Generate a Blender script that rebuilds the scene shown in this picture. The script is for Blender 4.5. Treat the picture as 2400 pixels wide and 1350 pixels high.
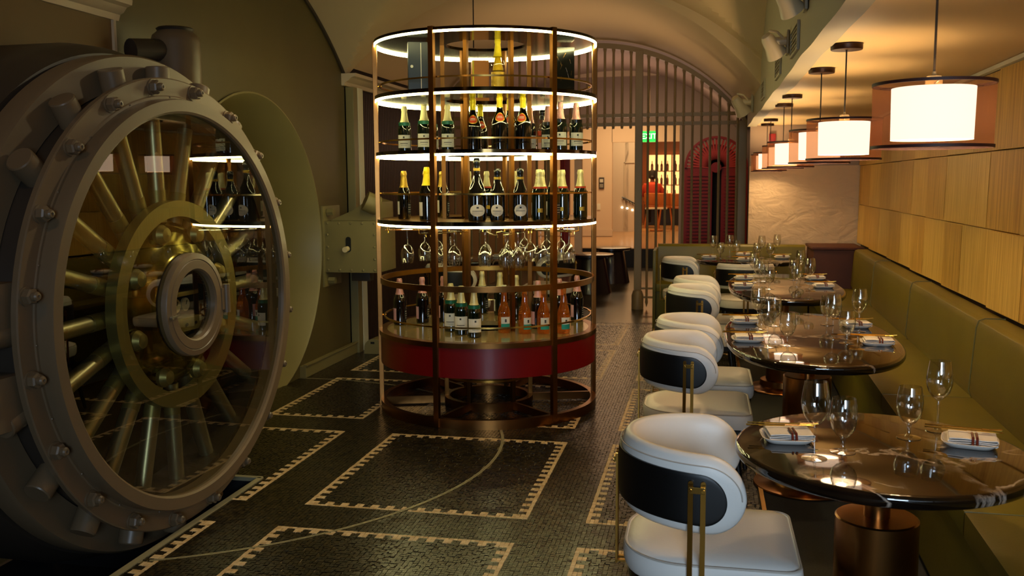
import bpy, bmesh, math, random
import numpy as np
from mathutils import Vector, Matrix
PI = math.pi; R = math.radians
random.seed(7); rng = np.random.default_rng(7)
for o in list(bpy.data.objects): bpy.data.objects.remove(o)
S = bpy.context.scene; C = S.collection

# ------------------------------------------------------------ camera, world, light, exposure
FP, PITCH, YAW, ROLL = 2197.25, .1133, .2034, -.0065
Fw = Vector((-math.sin(YAW)*math.cos(PITCH), math.cos(YAW)*math.cos(PITCH), -math.sin(PITCH)))
Rt = Vector((math.cos(YAW), math.sin(YAW), 0)); Up = Rt.cross(Fw)
R2 = Rt*math.cos(ROLL)+Up*math.sin(ROLL); U2 = Up*math.cos(ROLL)-Rt*math.sin(ROLL)
cd = bpy.data.cameras.new('camera'); cam = bpy.data.objects.new('camera', cd); C.objects.link(cam)
cam.matrix_world = Matrix(((R2.x, U2.x, -Fw.x, 0), (R2.y, U2.y, -Fw.y, 0), (R2.z, U2.z, -Fw.z, 1.5), (0, 0, 0, 1)))
cd.sensor_width = 36; cd.lens = FP*36/2400; cd.clip_start = .02; cd.clip_end = 100
cd.dof.use_dof = True; cd.dof.focus_distance = 4.0; cd.dof.aperture_fstop = 7.0
S.camera = cam
w = bpy.data.worlds.new('world'); S.world = w; w.use_nodes = True
w.node_tree.nodes['Background'].inputs[0].default_value = (1, .62, .32, 1)
w.node_tree.nodes['Background'].inputs[1].default_value = .012
S.view_settings.view_transform = 'Standard'; S.view_settings.look = 'None'
S.view_settings.exposure = 0; S.view_settings.gamma = 1; S.view_settings.use_curve_mapping = False

def light(name, kind, loc, power, col, size=.1, rot=None, sy=None, spot=None, blend=.5):
    d = bpy.data.lights.new(name, kind); d.energy = power; d.color = col
    if kind == 'AREA':
        d.size = size
        if sy: d.shape = 'RECTANGLE'; d.size_y = sy
    else: d.shadow_soft_size = size
    if spot: d.spot_size = R(spot); d.spot_blend = blend
    o = bpy.data.objects.new(name, d); C.objects.link(o); o.location = loc
    if rot: o.rotation_euler = [R(a) for a in rot]
    return o
def aim(o, target):
    o.rotation_euler = (Vector(target)-o.location).to_track_quat('-Z', 'Y').to_euler()
# daylight from the street window behind the camera
L = light('window_daylight', 'AREA', (.9, -2.2, 1.75), 54, (.62, .80, 1), 1.8, sy=1.3); L.data.spread = R(95); aim(L, (.4, 3.0, .5))
# added fill lights without fixtures, washing the vault room, the corridor and the bar
L = light('vault_fill', 'SPOT', (-1.6, 4.4, 3.0), 50, (1, .72, .34), .06, spot=110, blend=.8); aim(L, (-1.5, 5.0, 0))  # general warm fill added for the vault room
L = light('door_fill', 'SPOT', (-.6, 4.9, 2.85), 60, (1, .86, .55), .05, spot=60, blend=.8); aim(L, (-2.3, 3.7, .9))  # added to bring out the rods behind the door glass
L = light('left_wall_fill', 'SPOT', (-1.9, 1.6, 2.6), 9, (1, .6, .28), .1, spot=90, blend=1); aim(L, (-2.9, 4.0, 1.2))  # added weak fill on the left wall and the door
aim(light('vault_wash', 'AREA', (-1.3, 9.2, 2.2), 7, (1, .66, .36), 1.6), (-1.3, 9.4, 4))  # upward fill added for the bay in front of the gate
aim(light('corridor_wash', 'AREA', (-1.0, 12.8, 2.6), 26, (1, .66, .40), 1.5), (-.8, 13.4, 0))
aim(light('corridor_up_fill', 'AREA', (-1.2, 13.2, 1.9), 16, (1, .62, .45), 1.2), (-1.2, 12.6, 4))  # upward fill added in mid-air for the corridor
aim(light('platform_wash', 'AREA', (-1.6, 18.4, 2.9), 60, (1, .66, .34), 1.5), (-1.6, 18.8, 0))
aim(light('stair_wall_fill', 'AREA', (-1.6, 20.7, 2.7), 22, (1, .72, .40), .5), (-1.8, 21.9, 1.2))  # added to brighten the cream stair wall
aim(light('bar_room_wash', 'AREA', (-1.3, 23.2, 2.9), 90, (1, .58, .22), 1.6), (-1.3, 23.6, 0))

# ------------------------------------------------------------ helpers
def lin(c):
    if isinstance(c, str): c = [int(c[i:i+2], 16)/255 for i in (0, 2, 4)]
    return tuple(((x+.055)/1.055)**2.4 if x > .04045 else x/12.92 for x in c)
def mat(name, col, rough=.5, metal=0, coat=0, emit=None, es=0, noise=0, nscale=8, bump=0, bscale=40, col2=None, spec=None, aniso=None, sheen=0):
    m = bpy.data.materials.new(name); m.use_nodes = True; nt = m.node_tree; b = nt.nodes['Principled BSDF']
    c = lin(col); b.inputs['Base Color'].default_value = (*c, 1)
    b.inputs['Roughness'].default_value = rough; b.inputs['Metallic'].default_value = metal
    b.inputs['Coat Weight'].default_value = coat
    if spec is not None: b.inputs['Specular IOR Level'].default_value = spec
    if sheen: b.inputs['Sheen Weight'].default_value = sheen
    if emit: b.inputs['Emission Color'].default_value = (*lin(emit), 1); b.inputs['Emission Strength'].default_value = es
    if noise or col2:
        tc = nt.nodes.new('ShaderNodeTexCoord'); n = nt.nodes.new('ShaderNodeTexNoise'); n.inputs['Scale'].default_value = nscale; n.inputs['Detail'].default_value = 6
        mp = nt.nodes.new('ShaderNodeMapping'); nt.links.new(tc.outputs['Object'], mp.inputs[0]); nt.links.new(mp.outputs[0], n.inputs[0])
        if aniso: mp.inputs['Scale'].default_value = aniso
        r = nt.nodes.new('ShaderNodeValToRGB'); nt.links.new(n.outputs[0], r.inputs[0])
        c2 = lin(col2) if col2 else tuple(x*(1-noise) for x in c)
        r.color_ramp.elements[0].position = .35; r.color_ramp.elements[1].position = .68
        r.color_ramp.elements[0].color = (*c2, 1); r.color_ramp.elements[1].color = (*c, 1)
        nt.links.new(r.outputs[0], b.inputs['Base Color'])
    if bump:
        tc = nt.nodes.new('ShaderNodeTexCoord'); n = nt.nodes.new('ShaderNodeTexNoise'); n.inputs['Scale'].default_value = bscale; n.inputs['Detail'].default_value = 5
        nt.links.new(tc.outputs['Object'], n.inputs[0]); bp = nt.nodes.new('ShaderNodeBump'); bp.inputs['Strength'].default_value = bump; bp.inputs['Distance'].default_value = .01
        nt.links.new(n.outputs[0], bp.inputs['Height']); nt.links.new(bp.outputs[0], b.inputs['Normal'])
    return m
def glassmat(name, tint=(1, 1, 1), base=.05, gain=1.0, rough=.02, body=None, bodyfac=0):
    # thin glass: tinted see-through with a Fresnel reflection
    m = bpy.data.materials.new(name); m.use_nodes = True; nt = m.node_tree; nt.nodes.clear()
    o = nt.nodes.new('ShaderNodeOutputMaterial'); mx = nt.nodes.new('ShaderNodeMixShader'); tr = nt.nodes.new('ShaderNodeBsdfTransparent'); gl = nt.nodes.new('ShaderNodeBsdfGlossy')
    tr.inputs[0].default_value = (*tint, 1); gl.inputs['Roughness'].default_value = rough
    fr = nt.nodes.new('ShaderNodeFresnel'); ge = nt.nodes.new('ShaderNodeNewGeometry'); mi = nt.nodes.new('ShaderNodeMath'); mi.operation = 'MULTIPLY_ADD'; mi.inputs[1].default_value = -.8333; mi.inputs[2].default_value = 1.5
    nt.links.new(ge.outputs['Backfacing'], mi.inputs[0]); nt.links.new(mi.outputs[0], fr.inputs[0])
    mt = nt.nodes.new('ShaderNodeMath'); mt.operation = 'MULTIPLY_ADD'; mt.inputs[1].default_value = gain; mt.inputs[2].default_value = base; mt.use_clamp = True
    nt.links.new(fr.outputs[0], mt.inputs[0]); nt.links.new(mt.outputs[0], mx.inputs[0])
    src = tr
    if body:
        df = nt.nodes.new('ShaderNodeBsdfTranslucent'); df.inputs[0].default_value = (*lin(body), 1)
        dd = nt.nodes.new('ShaderNodeBsdfDiffuse'); dd.inputs[0].default_value = (*lin(body), 1)
        ad = nt.nodes.new('ShaderNodeMixShader'); nt.links.new(df.outputs[0], ad.inputs[1]); nt.links.new(dd.outputs[0], ad.inputs[2])
        m2 = nt.nodes.new('ShaderNodeMixShader'); m2.inputs[0].default_value = bodyfac
        nt.links.new(tr.outputs[0], m2.inputs[1]); nt.links.new(ad.outputs[0], m2.inputs[2]); src = m2
    nt.links.new(src.outputs[0], mx.inputs[1]); nt.links.new(gl.outputs[0], mx.inputs[2]); nt.links.new(mx.outputs[0], o.inputs[0])
    return m

class MB:
    def __init__(s): s.v = []; s.f = []
    def add(s, v, f):
        k = len(s.v); s.v += [tuple(p) for p in v]; s.f += [tuple(i+k for i in q) for q in f]; return s
    def box(s, c, d, rz=0, M=None):
        x, y, z = d[0]/2, d[1]/2, d[2]/2
        v = [Vector((a*x, b*y, e*z)) for e in (-1, 1) for a, b in ((-1, -1), (1, -1), (1, 1), (-1, 1))]
        if rz: v = [Matrix.Rotation(rz, 3, 'Z') @ p for p in v]
        if M: v = [M @ p for p in v]
        return s.add([p+Vector(c) for p in v], [(3, 2, 1, 0), (4, 5, 6, 7), (0, 1, 5, 4), (1, 2, 6, 5), (2, 3, 7, 6), (3, 0, 4, 7)])
    def bar(s, a, b, w, h, up=(0, 0, 1)):
        a, b = Vector(a), Vector(b); d = (b-a).normalized(); u = Vector(up)
        if abs(d.dot(u)) > .95: u = Vector((1, 0, 0))
        x = d.cross(u).normalized(); y = x.cross(d)
        v = [p+x*sx*w/2+y*sy*h/2 for p in (a, b) for sx, sy in ((-1, -1), (1, -1), (1, 1), (-1, 1))]
        return s.add(v, [(3, 2, 1, 0), (4, 5, 6, 7), (0, 1, 5, 4), (1, 2, 6, 5), (2, 3, 7, 6), (3, 0, 4, 7)])
    def lathe(s, prof, n=24, M=None, closed=False, a0=0, a1=2*PI):
        full = abs(a1-a0-2*PI) < 1e-6; m = n if full else n+1; v = []
        for r, z in prof:
            for i in range(m):
                a = a0+(a1-a0)*i/n; v.append(Vector((r*math.cos(a), r*math.sin(a), z)))
        if M is not None: v = [M @ p for p in v]
        f = []; P = len(prof)
        for j in range(P if closed else P-1):
            j2 = (j+1) % P
            for i in range(n):
                i2 = (i+1) % m if full else i+1
                f.append((j*m+i, j*m+i2, j2*m+i2, j2*m+i))
        return s.add(v, f)
    def cyl(s, a, b, r, n=16, r2=None, cap=True):
        a, b = Vector(a), Vector(b); q = (b-a).to_track_quat('Z', 'Y').to_matrix().to_4x4(); M = Matrix.Translation(a) @ q; l = (b-a).length
        r2 = r if r2 is None else r2
        s.lathe([(0.0001, 0), (r, 0), (r2, l), (0.0001, l)] if cap else [(r, 0), (r2, l)], n, M); return s
    def tube(s, pts, r, n=8, closed=False):
        pts = [Vector(p) for p in pts]; N = len(pts); v = []; prev = None
        for i, p in enumerate(pts):
            if closed: d = (pts[(i+1) % N]-pts[i-1])
            else: d = pts[min(i+1, N-1)]-pts[max(i-1, 0)]
            d.normalize(); u = prev if prev else (Vector((0, 0, 1)) if abs(d.z) < .9 else Vector((1, 0, 0)))
            x = d.cross(u).normalized(); y = x.cross(d).normalized(); prev = y
            for k in range(n):
                a = 2*PI*k/n; v.append(p+x*math.cos(a)*r+y*math.sin(a)*r)
        f = [(i*n+k, i*n+(k+1) % n, ((i+1) % N)*n+(k+1) % n, ((i+1) % N)*n+k) for i in range(N if closed else N-1) for k in range(n)]
        if not closed: f += [tuple(range(n))[::-1], tuple(range((N-1)*n, N*n))]
        return s.add(v, f)
    def prism(s, poly, d, M=None):
        # polygon in xy extruded d along z
        n = len(poly); v = [Vector((x, y, 0)) for x, y in poly]+[Vector((x, y, d)) for x, y in poly]
        if M is not None: v = [M @ p for p in v]
        return s.add(v, [tuple(range(n))[::-1], tuple(range(n, 2*n))]+[(i, (i+1) % n, (i+1) % n+n, i+n) for i in range(n)])
    def mesh(s, name, m, smooth=35, bevel=0):
        me = bpy.data.meshes.new(name); me.from_pydata(s.v, [], s.f)
        ms = m if isinstance(m, (list, tuple)) else [m]
        for q in ms: me.materials.append(q)
        bm = bmesh.new(); bm.from_mesh(me)
        if bevel:
            bmesh.ops.bevel(bm, geom=[e for e in bm.edges if e.calc_face_angle(0) > .6], offset=bevel, segments=2, affect='EDGES', profile=.7)
        bmesh.ops.recalc_face_normals(bm, faces=bm.faces); bm.to_mesh(me); bm.free()
        if smooth:
            for p in me.polygons: p.use_smooth = True
            me.set_sharp_from_angle(angle=R(smooth))
        return me
    def build(s, name, m, parent=None, smooth=35, bevel=0, loc=None):
        return link(name, s.mesh(name, m, smooth, bevel), parent, loc)
def link(name, me, parent=None, loc=None, rz=0):
    o = bpy.data.objects.new(name, me); C.objects.link(o)
    if parent: o.parent = parent
    if loc: o.location = loc
    if rz: o.rotation_euler.z = rz
    return o
def tag(o, label, cat, group=None):
    o['label'] = label; o['category'] = cat
    if group: o['group'] = group
    return o
def thing(name, label, cat, loc=(0, 0, 0), rz=0, group=None):
    o = bpy.data.objects.new(name, None); o.empty_display_size = .1; C.objects.link(o); o.location = loc; o.rotation_euler.z = rz
    return tag(o, label, cat, group)
def struct(o): o['kind'] = 'structure'; return o
def dup(root, loc, rz=0, label=None, group=None, scale=None):
    def cp(o, par):
        c = o.copy(); C.objects.link(c); c.parent = par
        for ch in kids[o.name]: cp(ch, c)
        return c
    kids = {}
    def scan(o):
        kids[o.name] = list(o.children)
        for ch in o.children: scan(ch)
    scan(root)
    r = cp(root, None); r.location = loc; r.rotation_euler.z = rz
    if label: r['label'] = label
    if group: r['group'] = group
    if scale: r.scale = scale
    return r
first_used = set()
def place(proto, loc, rz, label, group=None):
    if proto.name not in first_used:
        first_used.add(proto.name); proto.location = loc; proto.rotation_euler.z = rz; proto['label'] = label
        if group: proto['group'] = group
        return proto
    return dup(proto, loc, rz, label, group)
ordw = ['first', 'second', 'third', 'fourth', 'fifth', 'sixth', 'seventh', 'eighth', 'ninth', 'tenth', 'eleventh', 'twelfth', 'thirteenth', 'fourteenth', 'fifteenth', 'sixteenth', 'seventeenth', 'eighteenth']

# ------------------------------------------------------------ materials
M = {}
M['vault'] = mat('vault_plaster', 'c4ac86', .7, bump=.05, bscale=6)
M['wall'] = mat('wall_paint', '5e5230', .45, noise=.12, nscale=2, bump=.04, bscale=9)
M['pier'] = mat('pier_paint', '74582e', .6)
M['cream'] = mat('cream_paint', 'd8c0a0', .6)
M['mauve'] = mat('mauve_wall', '9c8878', .7)
M['trim'] = mat('cream_trim', 'cdb795', .5)
M['whitetrim'] = mat('white_trim', 'dcd8c0', .5)
M['beam'] = mat('bulkhead_paint', 'b0a890', .6, bump=.15, bscale=5)
M['ceil'] = mat('low_ceiling_paint', 'e4c490', .6)
M['darkwood'] = mat('dark_wood_slats', '3c2414', .5, noise=.4, nscale=14, aniso=(1, 1, .06), col2='24150b')
M['wood'] = mat('pale_wood_veneer', 'dab050', .42, col2='b68a34', nscale=7, aniso=(1, 6, .35), bump=.02)
M['wood2'] = mat('pale_wood_veneer_light', 'e8c468', .42, col2='c89e42', nscale=8, aniso=(1, 7, .3), bump=.02)
M['grout'] = mat('floor_grout', '16120c', .6)
M['carpet'] = mat('charcoal_carpet', '3a3a36', .95, noise=.3, nscale=160, bump=.3, bscale=300)
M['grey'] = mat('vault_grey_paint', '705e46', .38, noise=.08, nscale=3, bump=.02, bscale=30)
M['greydark'] = mat('vault_grey_paint_dark', '3a322a', .42, noise=.15, nscale=4)  # dark parts, plus shade put into the hinge arm and arch edge
M['greygreen'] = mat('vault_green_grey_paint', '84784f', .4, noise=.06, nscale=3)
M['steel'] = mat('polished_steel', 'b4b09c', .36, .9, noise=.1, nscale=6, aniso=(1, 1, 1))
M['olivebrass'] = mat('olive_brass', '9c9468', .42, .7)
M['darkbrass'] = mat('dark_brass', '4c421e', .35, .9, noise=.3, nscale=5)
M['hubmetal'] = mat('polished_hub', '9a9058', .16, 1, noise=.25, nscale=4)
M['doorglass'] = glassmat('vault_door_glass', (.80, .78, .60), .05, 1.5, .005)
M['bronze'] = mat('brushed_bronze', '9a6836', .28, 1, noise=.12, nscale=20)
M['innerbronze'] = mat('aged_bronze', '7a5024', .42, 1)
M['brass'] = mat('brushed_brass', 'b98a3e', .28, 1, noise=.1, nscale=20)
M['brassedge'] = mat('bright_brass', 'd8ac58', .2, 1)
M['bronzemirror'] = mat('bronze_mirror', '4e3e24', .10, 1)
M['red'] = mat('deep_red_lacquer', '7a0406', .35, coat=.15)
M['drumtop'] = mat('champagne_stone', 'a08a58', .16, noise=.15, nscale=5, coat=.5)
M['led'] = mat('led_strip', 'ffffff', emit='fff4a8', es=32)
M['leather'] = mat('white_leather', 'e8e4dc', .42, bump=.05, bscale=120)
M['piping'] = mat('leather_piping', 'b7aea2', .5)
M['black'] = mat('black_lacquer_shell', '050505', .45)
M['blackleg'] = mat('black_metal', '0b0a0a', .35)
M['olive'] = mat('olive_leather', '6e6410', .42, noise=.12, nscale=5, bump=.06, bscale=90)
M['brownleather'] = mat('brown_leather', '4a200c', .65)
M['cord'] = mat('black_cord', '1c120a', .5)
M['lampbronze'] = mat('dark_bronze_cap', '3a2414', .4, .6)
M['shadein'] = mat('lit_inner_shade', 'fff2dd', .7, emit='fff6ea', es=2.4)
M['sheer'] = glassmat('sheer_brown_fabric', (.92, .74, .58), 0, 0, .5, body='a86a44', bodyfac=.30)
M['shaderim'] = mat('shade_binding', '3a1208', .6)
M['cap'] = mat('lamp_socket', '8a7858', .4)
M['iron'] = mat('painted_iron_gate', '907a54', .45)
M['glass'] = glassmat('clear_glass', (.98, .98, .96), .035, 2.2, .015)
M['plate'] = mat('white_porcelain', 'ece6dc', .12, coat=.5)
M['napkin'] = mat('white_linen', 'e4e0da', .85, bump=.2, bscale=200)
M['strap'] = mat('dark_red_band', '5e1c10', .4)
M['gold'] = mat('gold_cutlery', 'd8a848', .2, 1)
M['spotwhite'] = mat('spotlight_enamel', 'd8c6a0', .35)
M['vent'] = mat('vent_dark', '4a3c26', .6)
M['exit'] = mat('exit_green', '06c23c', .4, emit='08d848', es=1.2)
M['exitletter'] = mat('exit_letters', 'e8ffe8', emit='c8ffd0', es=2)
M['redpanel'] = mat('red_lacquered_door', '7a0606', .5)
M['redslat'] = mat('red_louvre', 'a02412', .45)
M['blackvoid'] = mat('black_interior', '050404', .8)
M['tabledark'] = mat('dark_drum_table', '1c1212', .25, coat=.4)
M['platform'] = mat('pale_platform_floor', 'c79a68', .18, noise=.25, nscale=10, aniso=(.3, 4, 1))
M['riser'] = mat('black_riser', '08080a', .5)
M['barlight'] = mat('backlit_shelf_panel', 'ffd090', emit='ffbe70', es=1.8)
M['barshelf'] = mat('bar_shelf_wood', '8a4c1c', .5)
M['amber'] = mat('amber_bottle', '6a2c0c', .2)
M['stool'] = mat('tan_stool_leather', 'a8602a', .5)
M['shirt'] = mat('red_shirt', 'a8341c', .8)
M['hair'] = mat('dark_hair', '140c08', .7)
M['skin'] = mat('skin', '7a4a34', .6)
M['pants'] = mat('black_trousers', '0c0b0c', .8)
M['greenglass'] = mat('dark_green_bottle', '07140a', .06, coat=.6, spec=.8)
M['blackglass'] = mat('black_bottle', '060606', .07, coat=.6, spec=.8)
M['rose'] = glassmat('rose_wine_bottle', (1, .62, .25), .03, 1.5, .02, body='f08a1c', bodyfac=.18)
M['rosetop'] = glassmat('clear_bottle_neck', (.95, .85, .72), .05, 1.4, .02)
M['lab'] = mat('cream_label', 'e8e2cc', .6)
M['labpink'] = mat('pink_label', 'e2a8a0', .6)
M['labdark'] = mat('dark_back_label', '2a2a22', .6)
M['ink'] = mat('label_ink', '3a3a36', .6)
M['orangelab'] = mat('orange_disc_label', 'd8481c', .45)
M['teal'] = mat('teal_label_band', '1e9a84', .6)
M['foilgold'] = mat('gold_foil', 'd8b040', .3, .7, bump=.3, bscale=160)
M['foilpale'] = mat('pale_gold_foil', 'e0d49a', .35, .5, bump=.3, bscale=160)
M['foilyellow'] = mat('yellow_foil', 'f0d400', .35, .3, bump=.3, bscale=160)
M['foilpink'] = mat('pink_foil', 'e2a49a', .35, .4, bump=.3, bscale=160)
M['foilgreen'] = mat('green_neck_label', '1f6a4a', .4, .3)
M['foilblack'] = mat('black_foil', '0c0c0c', .25)
M['tealbox'] = mat('dark_teal_gift_box', '16201e', .4)
M['orangebox'] = mat('orange_gift_box', 'e08a14', .5)
M['blackbox'] = mat('black_gift_box', '0a0c0c', .15, coat=.6)
M['dial'] = mat('dial_face', 'c8c4b0', .4)
M['inlay'] = mat('brass_inlay', 'a8a080', .4, .3)
M['fade'] = mat('worn_mortar', '7a7868', .9)

# marble: near-black brown with pale veins
def marble():
    m = mat('black_brown_marble', '140b06', .05, coat=.3); nt = m.node_tree; b = nt.nodes['Principled BSDF']
    tc = nt.nodes.new('ShaderNodeTexCoord'); n = nt.nodes.new('ShaderNodeTexNoise'); n.inputs['Scale'].default_value = 2.6; n.inputs['Detail'].default_value = 7; n.inputs['Distortion'].default_value = 1.3
    nt.links.new(tc.outputs['Object'], n.inputs[0]); r = nt.nodes.new('ShaderNodeValToRGB'); e = r.color_ramp.elements
    e[0].position = .492; e[0].color = (*lin('120a06'), 1); e[1].position = .530; e[1].color = (*lin('120a06'), 1)
    q = e.new(.51); q.color = (*lin('b0a090'), 1); q2 = e.new(.66); q2.color = (*lin('24170e'), 1); q3 = e.new(.70); q3.color = (*lin('5f5046'), 1); q4 = e.new(.73); q4.color = (*lin('20140c'), 1)
    nt.links.new(n.outputs[0], r.inputs[0])
    n2 = nt.nodes.new('ShaderNodeTexNoise'); n2.inputs['Scale'].default_value = 3.0; nt.links.new(tc.outputs['Object'], n2.inputs[0])
    r2 = nt.nodes.new('ShaderNodeValToRGB'); r2.color_ramp.elements[0].position = .50; r2.color_ramp.elements[1].position = .60; nt.links.new(n2.outputs[0], r2.inputs[0])
    mx = nt.nodes.new('ShaderNodeMixRGB'); mx.inputs[1].default_value = (*lin('1a1009'), 1); nt.links.new(r2.outputs[0], mx.inputs[0]); nt.links.new(r.outputs[0], mx.inputs[2])
    nt.links.new(mx.outputs[0], b.inputs['Base Color']); return m
M['marble'] = marble()
# rough hand-troweled plaster of the end wall
def trowel():
    m = mat('troweled_plaster', 'cdb494', .7); nt = m.node_tree; b = nt.nodes['Principled BSDF']
    tc = nt.nodes.new('ShaderNodeTexCoord'); mp = nt.nodes.new('ShaderNodeMapping'); mp.inputs['Rotation'].default_value = (0, R(38), 0); mp.inputs['Scale'].default_value = (1.6, 1, 2.6)
    n = nt.nodes.new('ShaderNodeTexNoise'); n.inputs['Scale'].default_value = 3.2; n.inputs['Detail'].default_value = 8; n.inputs['Distortion'].default_value = .8
    nt.links.new(tc.outputs['Object'], mp.inputs[0]); nt.links.new(mp.outputs[0], n.inputs[0]); bp = nt.nodes.new('ShaderNodeBump'); bp.inputs['Strength'].default_value = .8; bp.inputs['Distance'].default_value = .03
    nt.links.new(n.outputs[0], bp.inputs['Height']); nt.links.new(bp.outputs[0], b.inputs['Normal']); return m
M['trowel'] = trowel()
# mosaic tiles: colour varies tile by tile through the attribute "tone"
def tilemat(name, c1, c2, rough):
    m = mat(name, c1, rough); nt = m.node_tree; b = nt.nodes['Principled BSDF']; a = nt.nodes.new('ShaderNodeAttribute'); a.attribute_name = 'tone'
    mx = nt.nodes.new('ShaderNodeMixRGB'); mx.inputs[1].default_value = (*lin(c1), 1); mx.inputs[2].default_value = (*lin(c2), 1)
    nt.links.new(a.outputs['Fac'], mx.inputs[0]); nt.links.new(mx.outputs[0], b.inputs['Base Color']); return m
M['tile'] = tilemat('dark_mosaic', '14100a', '362c16', .27)
M['tilelight'] = tilemat('cream_mosaic', 'd6bc92', 'b99868', .35)
def tilefar():
    m = mat('dark_mosaic_far', '1a140b', .24); nt = m.node_tree; b = nt.nodes['Principled BSDF']; tc = nt.nodes.new('ShaderNodeTexCoord')
    k = nt.nodes.new('ShaderNodeTexBrick'); k.inputs['Scale'].default_value = 1; k.inputs['Brick Width'].default_value = .0186; k.inputs['Row Height'].default_value = .0186; k.inputs['Mortar Size'].default_value = .0012; k.offset = 0
    k.inputs['Color1'].default_value = (*lin('15110a'), 1); k.inputs['Color2'].default_value = (*lin('2b2416'), 1); k.inputs['Mortar'].default_value = (*lin('2a2416'), 1)
    nt.links.new(tc.outputs['Object'], k.inputs[0]); nt.links.new(k.outputs[0], b.inputs['Base Color']); return m
M['tilefar'] = tilefar()
M['grout'] = mat('pale_grout', '5a4c2a', .6)

# ------------------------------------------------------------ setting: floor
UX = 1.0624/57; XL = -3.05
PITY = 4.30
floor = MB()
floor.box((-1.30, 9.1, -.06), (3.50, 14.8, .11))          # y 1.7..16.5
floor.v = []; floor.f = []
def fbox(x0, x1, y0, y1, z0=-.12, z1=-.004): floor.box(((x0+x1)/2, (y0+y1)/2, (z0+z1)/2), (x1-x0, y1-y0, z1-z0))
fbox(-2.20, .28, -3, 9.88); fbox(-3.7, -2.20, PITY, 9.88)
fl = struct(floor.build('floor', M['grout'], smooth=0))
fb = MB(); fb.box((-1.4, 13.19, -.06), (4.6, 6.62, .12)); ff = struct(fb.build('floor', M['tilefar'], smooth=0))
fb = MB(); fb.box((1.0, 3.55, -.06), (1.44, 13.1, .118)); struct(fb.build('floor', M['carpet'], smooth=0))
pb = MB(); pb.box((-2.9, 1.0, -.6), (1.6, 7.2, .1)); pb.box((-2.19, .65, -.33), (.02, 7.3, .62)); pb.box((-2.9, PITY+.01, -.33), (1.5, .02, .62)); struct(pb.build('floor', M['blackvoid'], smooth=0))
eb = MB(); eb.box((.285, 4.4, .003), (.02, 11, .012)); struct(eb.build('trim_1', M['brass'], smooth=0))
eb = MB(); eb.box((-2.205, .65, -.005), (.03, 7.3, .02)); eb.box((-2.63, PITY, -.005), (.86, .03, .02)); struct(eb.build('trim_2', M['inlay'], smooth=0))
# tile cells
cols = [(-2.767, -2.1115), (-1.8255, -.7631), (-.4879, .2792)]
rows = [(2.25, 3.69), (3.973, 5.238), (5.53, 6.713), (6.99, 8.2415), (8.50, 9.75)]
X0 = -3.05; Y0 = 2.2; NX = int((.275-X0)/UX); NY = int((9.9-Y0)/UX)
light_c = np.zeros((NX, NY), bool); inner = np.zeros((NX, NY), bool)
for (a, b_) in cols:
    for (c, d) in rows:
        i0, i1 = round((a-X0)/UX), round((b_-X0)/UX)-1; j0, j1 = max(0, round((c-Y0)/UX)), round((d-Y0)/UX)-1
        i1c = min(i1, NX-1); j1c = min(j1, NY-1); cut = b_ > .27; near = c < 2.3
        inner[i0:i1c+1, j0:j1c+1] = True
        if not near: light_c[i0:i1c+1, j0] = True
        light_c[i0:i1c+1, j1c] = True; light_c[i0, j0:j1c+1] = True
        if not cut: light_c[i1c, j0:j1c+1] = True
        for k in range(0, max(NX, NY), 4):
            for e in (1, 2):
                for q in (1, 2):
                    i = i0+k+e
                    if i < i1c-1 and i0 < i:
                        if not near: light_c[i, j0+q] = True
                        light_c[i, j1c-q] = True
                    j = j1c-k-e
                    if j0 < j < j1c:
                        light_c[i0+q, j] = True
                        if not cut: light_c[i1c-q, j] = True
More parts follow.
